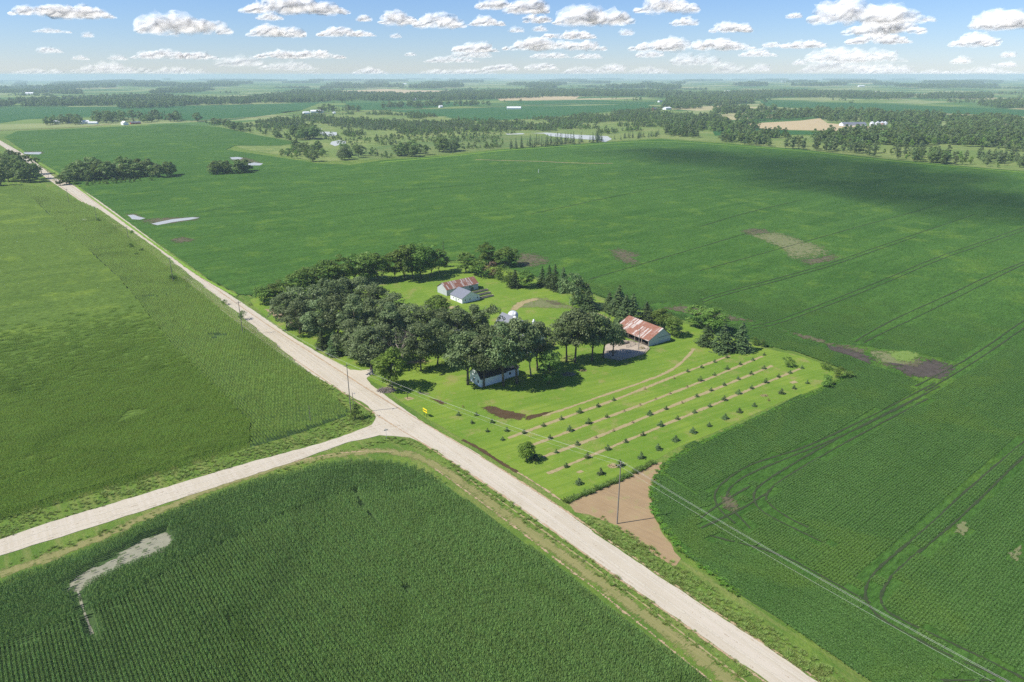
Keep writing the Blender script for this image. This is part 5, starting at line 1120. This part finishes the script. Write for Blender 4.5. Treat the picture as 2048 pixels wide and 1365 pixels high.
# brush piles
def brush(px, py, w, h, label, m='deadwood', n=150):
    x, y = G(px, py); r = np.random.default_rng(int(px)); mb = MB()
    for _ in range(n):
        a_ = r.random()*6.283; q = w*math.sqrt(r.random())*.5; c0 = np.array([q*math.cos(a_)*1.5, q*math.sin(a_), h*(1-(2*q/w)**2)*r.random()]); d = r.normal(0, 1, 3); d[2] *= .35; d /= np.linalg.norm(d); L = w*.28*(.5+r.random())
        p0 = c0-d*L/2; p1 = c0+d*L/2; p0[2] = max(p0[2], 0); p1[2] = max(p1[2], 0); mb.tube([p0, p1], [.07, .03], 3)
    return tag(mb.build('brush_pile', M[m], None, False, (x, y, 0.03)), label, 'brush pile')
brush(772, 782, 5.0, 1.3, 'large tangled pile of cut branches beside the bright green tree', n=420); brush(1138, 750, 4.0, 1.0, 'dark low brush pile on the lawn below the oaks'); brush(1166, 742, 2.2, .5, 'small reddish brush heap right of the dark pile', 'straw')
brush(1226, 933, 2.6, .35, 'scattered wood bits on a bare ring by the fifth pine row', 'straw', 60); brush(1202, 947, 1.6, .3, 'tiny heap of sticks left of the bare ring', 'straw', 40); brush(1528, 792, 2.2, .5, 'reddish heap between the last two pine rows', 'straw', 90)
brush(1262, 684, 3.0, .7, 'heap of scrap boards against the open shed front', 'plank', 70); brush(1284, 697, 2.4, .8, 'pile of brown boards beside the lone yard pole', 'straw', 70)
brush(1225, 704, 3.2, .7, 'scattered boards on the yard under the oak edge', 'plank', 90); brush(1256, 706, 2.0, .4, 'small litter of sticks in the middle of the cattle yard', 'plank', 40)
x, y = G(1243, 691); o = thing('feed_bunk', 'long low wooden feed bunk on the cattle yard', 'feed bunk', (x, y, .08), R(30)); q_ = MB(); q_.box(0, 5, 0, .1, .3, .8); q_.box(0, 5, .9, 1.0, .3, .8); q_.box(.1, 4.9, .103, .897, .3, .38); q_.build('trough', M['plank'], o)
for lx in (.3, 4.4): MB().box(lx, lx+.15, .2, .8, 0, .297).build('leg', M['plank'], o)
for P in ([(1212,932),(1225,926),(1240,930),(1238,937),(1220,938)], [(1575,765),(1590,761),(1598,766),(1585,769)], [(1150,945),(1162,940),(1170,944),(1158,948)]): feather_patch('bare_soil', GP(P), 0.058, M['r_straw'], kind='structure', label='small bare ring in the lawn', inset=.3)

# distant farm buildings
def far_building(px, py, L, W, he, hr, ang, label, roof='white', wall='white', name='farm_building', group=None):
    x, y = G(px, py); o = thing(name, label, 'farm building', (x, y, tz(x, y)), R(ang), group); roofed(o, L, W, he, hr, M[wall], M[roof], over=.4, th=.25); return o
for q in [(108,248,16,12,4,8,39,'white house in the trees of the far left farm','steel'),(135,247,12,10,4,7,39,'small white building left of the far left farm lane'),(160,248,22,14,5,8,39,'white machine shed of the far left farm'),(176,249,22,10,4,6,5,'long low white shed right of the far left machine shed'),
  (242,250,26,12,5,9,-50,'white barn half hidden by the far left windbreak'),(262,249,24,10,4,6,39,'low grey shed beside the windbreak barn','greyroof','redpaint'),
  (608,229,20,12,5,8,39,'left white building of the far white farm'),(622,227,34,16,6,10,20,'main white barn of the far white farm'),(636,226,20,12,5,8,39,'right white shed of the far white farm'),(667,228,8,6,4,6,39,'small white hut below the far windbreak'),
  (1014,219,52,18,5,9,2,'long white shed alone beside the far road'),(1308,222,24,14,6,10,39,'red barn at the far right farm','greyroof','redpaint'),(1332,220,30,16,6,9,39,'white barn right of the red barn'),(1319,205,24,12,5,8,39,'pale building above the red barn','greyroof'),
  (1686,253,60,20,5,9,4,'long white livestock shed beyond the stubble field','greyroof'),(815,202,40,16,6,10,0,'far white shed in the central woods'),(880,216,14,12,5,9,39,'tiny white building by the hedgerow'),(270,207,40,16,6,10,0,'far white shed behind the left tree band'),
  (340,173,120,30,9,15,0,'pale building near the left horizon'),(1020,167,110,40,12,20,0,'white farm complex near the central horizon'),(1563,164,90,30,10,18,0,'white buildings near the right horizon'),(1450,185,30,20,7,12,0,'white building among right hand woods'),(1464,186,26,20,7,12,20,'second white building among right hand woods'),
  (1490,188,30,20,7,12,0,'pale building at the end of the right hand woods'),(1580,192,30,20,7,12,30,'small white barn beyond the right woods'),(1718,176,60,26,9,15,10,'bright white barn at upper right'),(1750,187,30,18,7,12,0,'small white building right of the bright barn'),(1643,172,50,24,8,14,0,'reddish roofed farm near the right horizon','redpaint'),
  (1852,166,60,26,9,14,0,'pale farm on the right horizon'),(1870,166,40,24,9,14,0,'tiny white farm at the right horizon'),(805,170,50,24,8,14,0,'white farm left of the central horizon'),(50,190,50,24,8,14,0,'tiny pale farm at left')]:
    far_building(*q)
for i, px in enumerate((1743, 1754, 1763, 1769)):
    x, y = G(px, 254); o = thing('grain_bin', ['leftmost round grey grain bin beside the livestock shed', 'second round grain bin from the left beside the livestock shed', 'reddish third grain bin beside the livestock shed', 'rightmost round grain bin beside the livestock shed'][i], 'grain bin', (x, y, 0), 0, 'grain bins', (1.35, 1.35, 1.35))
    MB().tube([(0, 0, 0), (0, 0, 7)], [4, 4], 16).build('wall', M['steel'] if i != 2 else M['rust'], o, True); MB().tube([(0, 0, 7.02), (0, 0, 9.6)], [4.2, .5], 16).build('roof', M['steel'], o)
x, y = G(1077, 347); o = thing('marker_stake', 'thin white marker stake in the middle of the bean field', 'stake', (x, y, 0)); MB().tube([(0, 0, 0), (0, 0, 5)], .25, 6).build('stem', M['white'], o)

# ------------------------------------------------------------------ haze and clouds
hz = MB().box(-29500, 29500, -29500, 29500, float(Z.min())-1, H+14).build('haze', M['dark'])
hz.data.materials.clear(); hm = bpy.data.materials.new('haze'); hm.use_nodes = True; N = hm.node_tree.nodes; N.remove(N['Principled BSDF'])
pv = N.new('ShaderNodeVolumePrincipled'); pv.inputs['Color'].default_value = (0.68, 0.86, 0.95, 1); pv.inputs['Density'].default_value = 7.8e-5; pv.inputs['Anisotropy'].default_value = 0.0
hm.node_tree.links.new(pv.outputs[0], N['Material Output'].inputs['Volume']); hz.data.materials.append(hm); tag(hz, 'thin blue summer haze over the plain', None, None, 'stuff')
cm = bpy.data.materials.new('cloud'); cm.use_nodes = True; t = NT(cm); N = cm.node_tree.nodes; N.remove(N['Principled BSDF'])
df = t.new('ShaderNodeBsdfDiffuse'); df.inputs['Color'].default_value = (0.97, 0.97, 0.97, 1); tl = t.new('ShaderNodeBsdfTranslucent'); tl.inputs['Color'].default_value = (0.93, 0.94, 0.96, 1)
gn = t.new('ShaderNodeNewGeometry').outputs['Normal']; va = t.new('ShaderNodeVectorMath', operation='MULTIPLY_ADD'); t.l.new(gn, va.inputs[0]); va.inputs[1].default_value = (0.22, 0.22, 0.22); va.inputs[2].default_value = tuple(to_sun*0.9)
vn = t.new('ShaderNodeVectorMath', operation='NORMALIZE'); t.l.new(va.outputs[0], vn.inputs[0]); t.l.new(vn.outputs[0], df.inputs['Normal']); vm = t.new('ShaderNodeVectorMath', operation='SCALE'); vm.inputs['Scale'].default_value = -1.0; t.l.new(vn.outputs[0], vm.inputs[0]); t.l.new(vm.outputs[0], tl.inputs['Normal'])
m1 = t.new('ShaderNodeMixShader'); m1.inputs[0].default_value = 0.4; t.l.new(df.outputs[0], m1.inputs[1]); t.l.new(tl.outputs[0], m1.inputs[2])
lw = t.new('ShaderNodeLayerWeight'); lw.inputs['Blend'].default_value = 0.5; oi = t.new('ShaderNodeObjectInfo'); sx = t.new('ShaderNodeSeparateColor'); t.l.new(oi.outputs['Color'], sx.inputs[0])
tcn = t.new('ShaderNodeTexCoord').outputs['Object']; nz = t.noise(tcn, 0.004, 3, 0.6)
fa = t.rng(t.math('ADD', t.math('SUBTRACT', 1.0, lw.outputs['Facing']), t.math('MULTIPLY', t.math('SUBTRACT', nz, 0.5), 1.3)), 0.15, 0.95)
fa = t.math('MULTIPLY', t.math('MULTIPLY', fa, 0.32), sx.outputs[0]); tp = t.new('ShaderNodeBsdfTransparent'); m2 = t.new('ShaderNodeMixShader'); t.l.new(fa, m2.inputs[0]); t.l.new(tp.outputs[0], m2.inputs[1]); t.l.new(m1.outputs[0], m2.inputs[2]); t.l.new(m2.outputs[0], N['Material Output'].inputs['Surface'])
bm = bmesh.new(); bmesh.ops.create_icosphere(bm, subdivisions=3, radius=1); ICO = np.array([v.co[:] for v in bm.verts]); ICOF = [tuple(v.index for v in f.verts) for f in bm.faces]; bm.free()
def cloud_mesh(seed, w, h, dep, nmin=11):
    r = np.random.default_rng(seed); V_ = []; F_ = []; n = int(min(40, max(nmin, 3.6*w/h))); k1, k2 = r.random()*6, r.random()*6
    for i in range(n):
        u = (i+.5)/n*2-1+r.normal(0, .08); u = max(-.93, min(.93, u)); env = (1-abs(u)**2.2)*(0.62+.38*abs(math.sin(2.6*u+k1)))+.12
        rr = h*(.22+.34*r.random())*env+.07*h; cz = h*env*1.02-rr; cz = max(cz*(.35+.65*r.random()), rr*.15); cy = (dep*(cz/h-.35)+r.normal(0, .12)*dep) if nmin < 20 else dep*.5*r.normal(0, .45)
        s = np.array([rr*(1.5+.8*r.random()), rr*(1.3+.6*r.random()), rr]); k = len(V_)*len(ICO)
        P = ICO*s+np.array([u*w/2*.93, cy, cz]); q = P/(h*.33)
        dsp = (vnoise(q[:, 0]*1.3, q[:, 2]*1.3+q[:, 1], seed)-.5)+.5*(vnoise(q[:, 0]*3.1, q[:, 2]*3.1+q[:, 1]*1.7, seed+1)-.5)
        P += ICO*(dsp*rr*.75)[:, None]; P[:, 2] = np.where(P[:, 2] < 0, P[:, 2]*.45, P[:, 2]); V_.append(P); F_ += [tuple(j+k for j in f) for f in ICOF]
    return mk(np.vstack(V_), F_, [cm], True)
CL = [(35,222,10,35,1),(283,455,28,68,1),(488,697,-2,28,1),(515,565,28,40,.6),(500,607,51,74,.95),(632,752,58,73,.85),(68,140,58,66,.3),(168,183,66,75,.3),(80,122,95,106,.4),(145,178,112,120,.3),(220,250,110,120,.3),(270,433,101,118,.6),(510,695,101,117,.7),(440,525,110,132,.25),
 (720,737,31,43,.5),(760,828,25,50,1),(830,924,28,56,1),(937,1010,36,52,.9),(950,1028,-2,18,1),(1010,1095,2,27,1),(1048,1102,30,46,.9),(1108,1265,15,49,1),(1270,1395,-2,26,1),(1020,1047,55,65,.55),(1068,1091,52,63,.5),(1080,1195,63,78,.85),(905,995,86,104,.75),(1000,1215,79,101,.8),(900,985,100,115,.4),
 (845,960,114,125,.35),(1060,1140,105,116,.45),(1145,1205,107,117,.45),(965,1040,127,142,.45),(1050,1115,126,140,.45),(705,775,137,149,.45),(1212,1245,127,143,.35),(808,832,105,112,.35),(1250,1510,79,101,.8),(1275,1330,100,115,.45),(1340,1440,107,130,.3),(780,803,68,76,.35),(1243,1262,60,71,.4),(1345,1390,36,51,.8),
 (1420,1502,47,65,.9),(1575,1600,26,37,.7),(1618,1825,3,50,1),(1695,1838,38,69,1),(1695,1817,67,88,.9),(1845,1868,34,44,.5),(1950,2075,23,57,1),(1903,1990,69,93,.9),(1525,1560,85,95,.6),(1565,1650,81,96,.8),(1480,1550,99,113,.5),(1612,1795,95,124,.5),(1585,1612,120,130,.35),(1500,1540,130,143,.3),(1905,1935,113,127,.35),(2005,2027,105,115,.4),(1985,2030,123,134,.35),(1840,1900,140,149,.3),(1250,1340,134,149,.22),(1600,1750,120,146,.25),(600,640,140,150,.2),(300,420,136,150,.25),(150,300,128,146,.25),(520,640,124,140,.2),(830,1000,138,151,.3),(1120,1230,134,149,.25),(1420,1500,128,146,.22),(1700,1830,128,150,.3),(1880,2040,136,150,.25),(30,130,138,150,.2)]
def band(yb): return 'topmost' if yb < 40 else 'upper' if yb < 72 else 'middle' if yb < 105 else 'low' if yb < 128 else 'lowest'
byband = {}
for i, c_ in enumerate(CL): byband.setdefault(band(c_[3]), []).append(i)
for b_, idx in byband.items():
    idx.sort(key=lambda i: CL[i][0])
    for j, i in enumerate(idx):
        x0, x1, y0, y1, op = CL[i]; D = {'topmost': 11000, 'upper': 17000, 'middle': 22500, 'low': 27500, 'lowest': 34000}[b_]*(1+0.11*(i % 3-1))
        dpt = D; u0 = ((x0+x1)/2-1024)/F; cpx = (x0+x1)/2
        # the point on the view ray through the cloud's foot, at ground distance D
        gx, gy = (u0), 1.0; v = (682.5-y1)/F; dy = math.cos(PITCH)+v*math.sin(PITCH); dz = -math.sin(PITCH)+v*math.cos(PITCH); tt = D/dy
        wx = (x1-x0)/F*tt*1.06; hh = (y1-y0)/F*tt*1.15
        o = mesh_obj('cloud', cloud_mesh(i+200, wx, hh, hh*1.7), None, None, (u0*tt, D, H+dz*tt))
        o.color = (op, op, op, 1); o.rotation_euler = (0, 0, -math.atan2(u0*tt, D))  # opacity also stands in for haze fading the low clouds
        sz = 'big' if x1-x0 > 110 else 'small' if x1-x0 < 50 else 'medium'
        tag(o, f'{"faint" if op < .5 else "bright white"} {sz} cumulus cloud, {ORD[j] if j < 20 else "one"} from the left in the {b_} band of clouds', 'cloud', 'summer cumulus clouds')
# the cloud overhead whose shadow lies across the far right of the bean field
for k, (pp, sc_) in enumerate([([(1500,330)], (560, 190, 190)), ([(1850,395)], (420, 130, 120))]):
    x, y = G(*pp[0]); tt = 1000/to_sun.z; o = mesh_obj('cloud', cloud_mesh(400+k, sc_[0], sc_[1], sc_[2], 30), None, None, (x+to_sun.x*tt, y+to_sun.y*tt, 1000)); o.color = (0.16, 0.16, 0.16, 1); o.rotation_euler = (0, 0, R(-48))
    tag(o, ['broad cumulus overhead shading the far bean field', 'small cumulus overhead shading the right side of the field', 'cumulus overhead shading the crest of the field'][k], 'cloud', 'clouds overhead casting field shadows')
print('objects', len(bpy.data.objects))
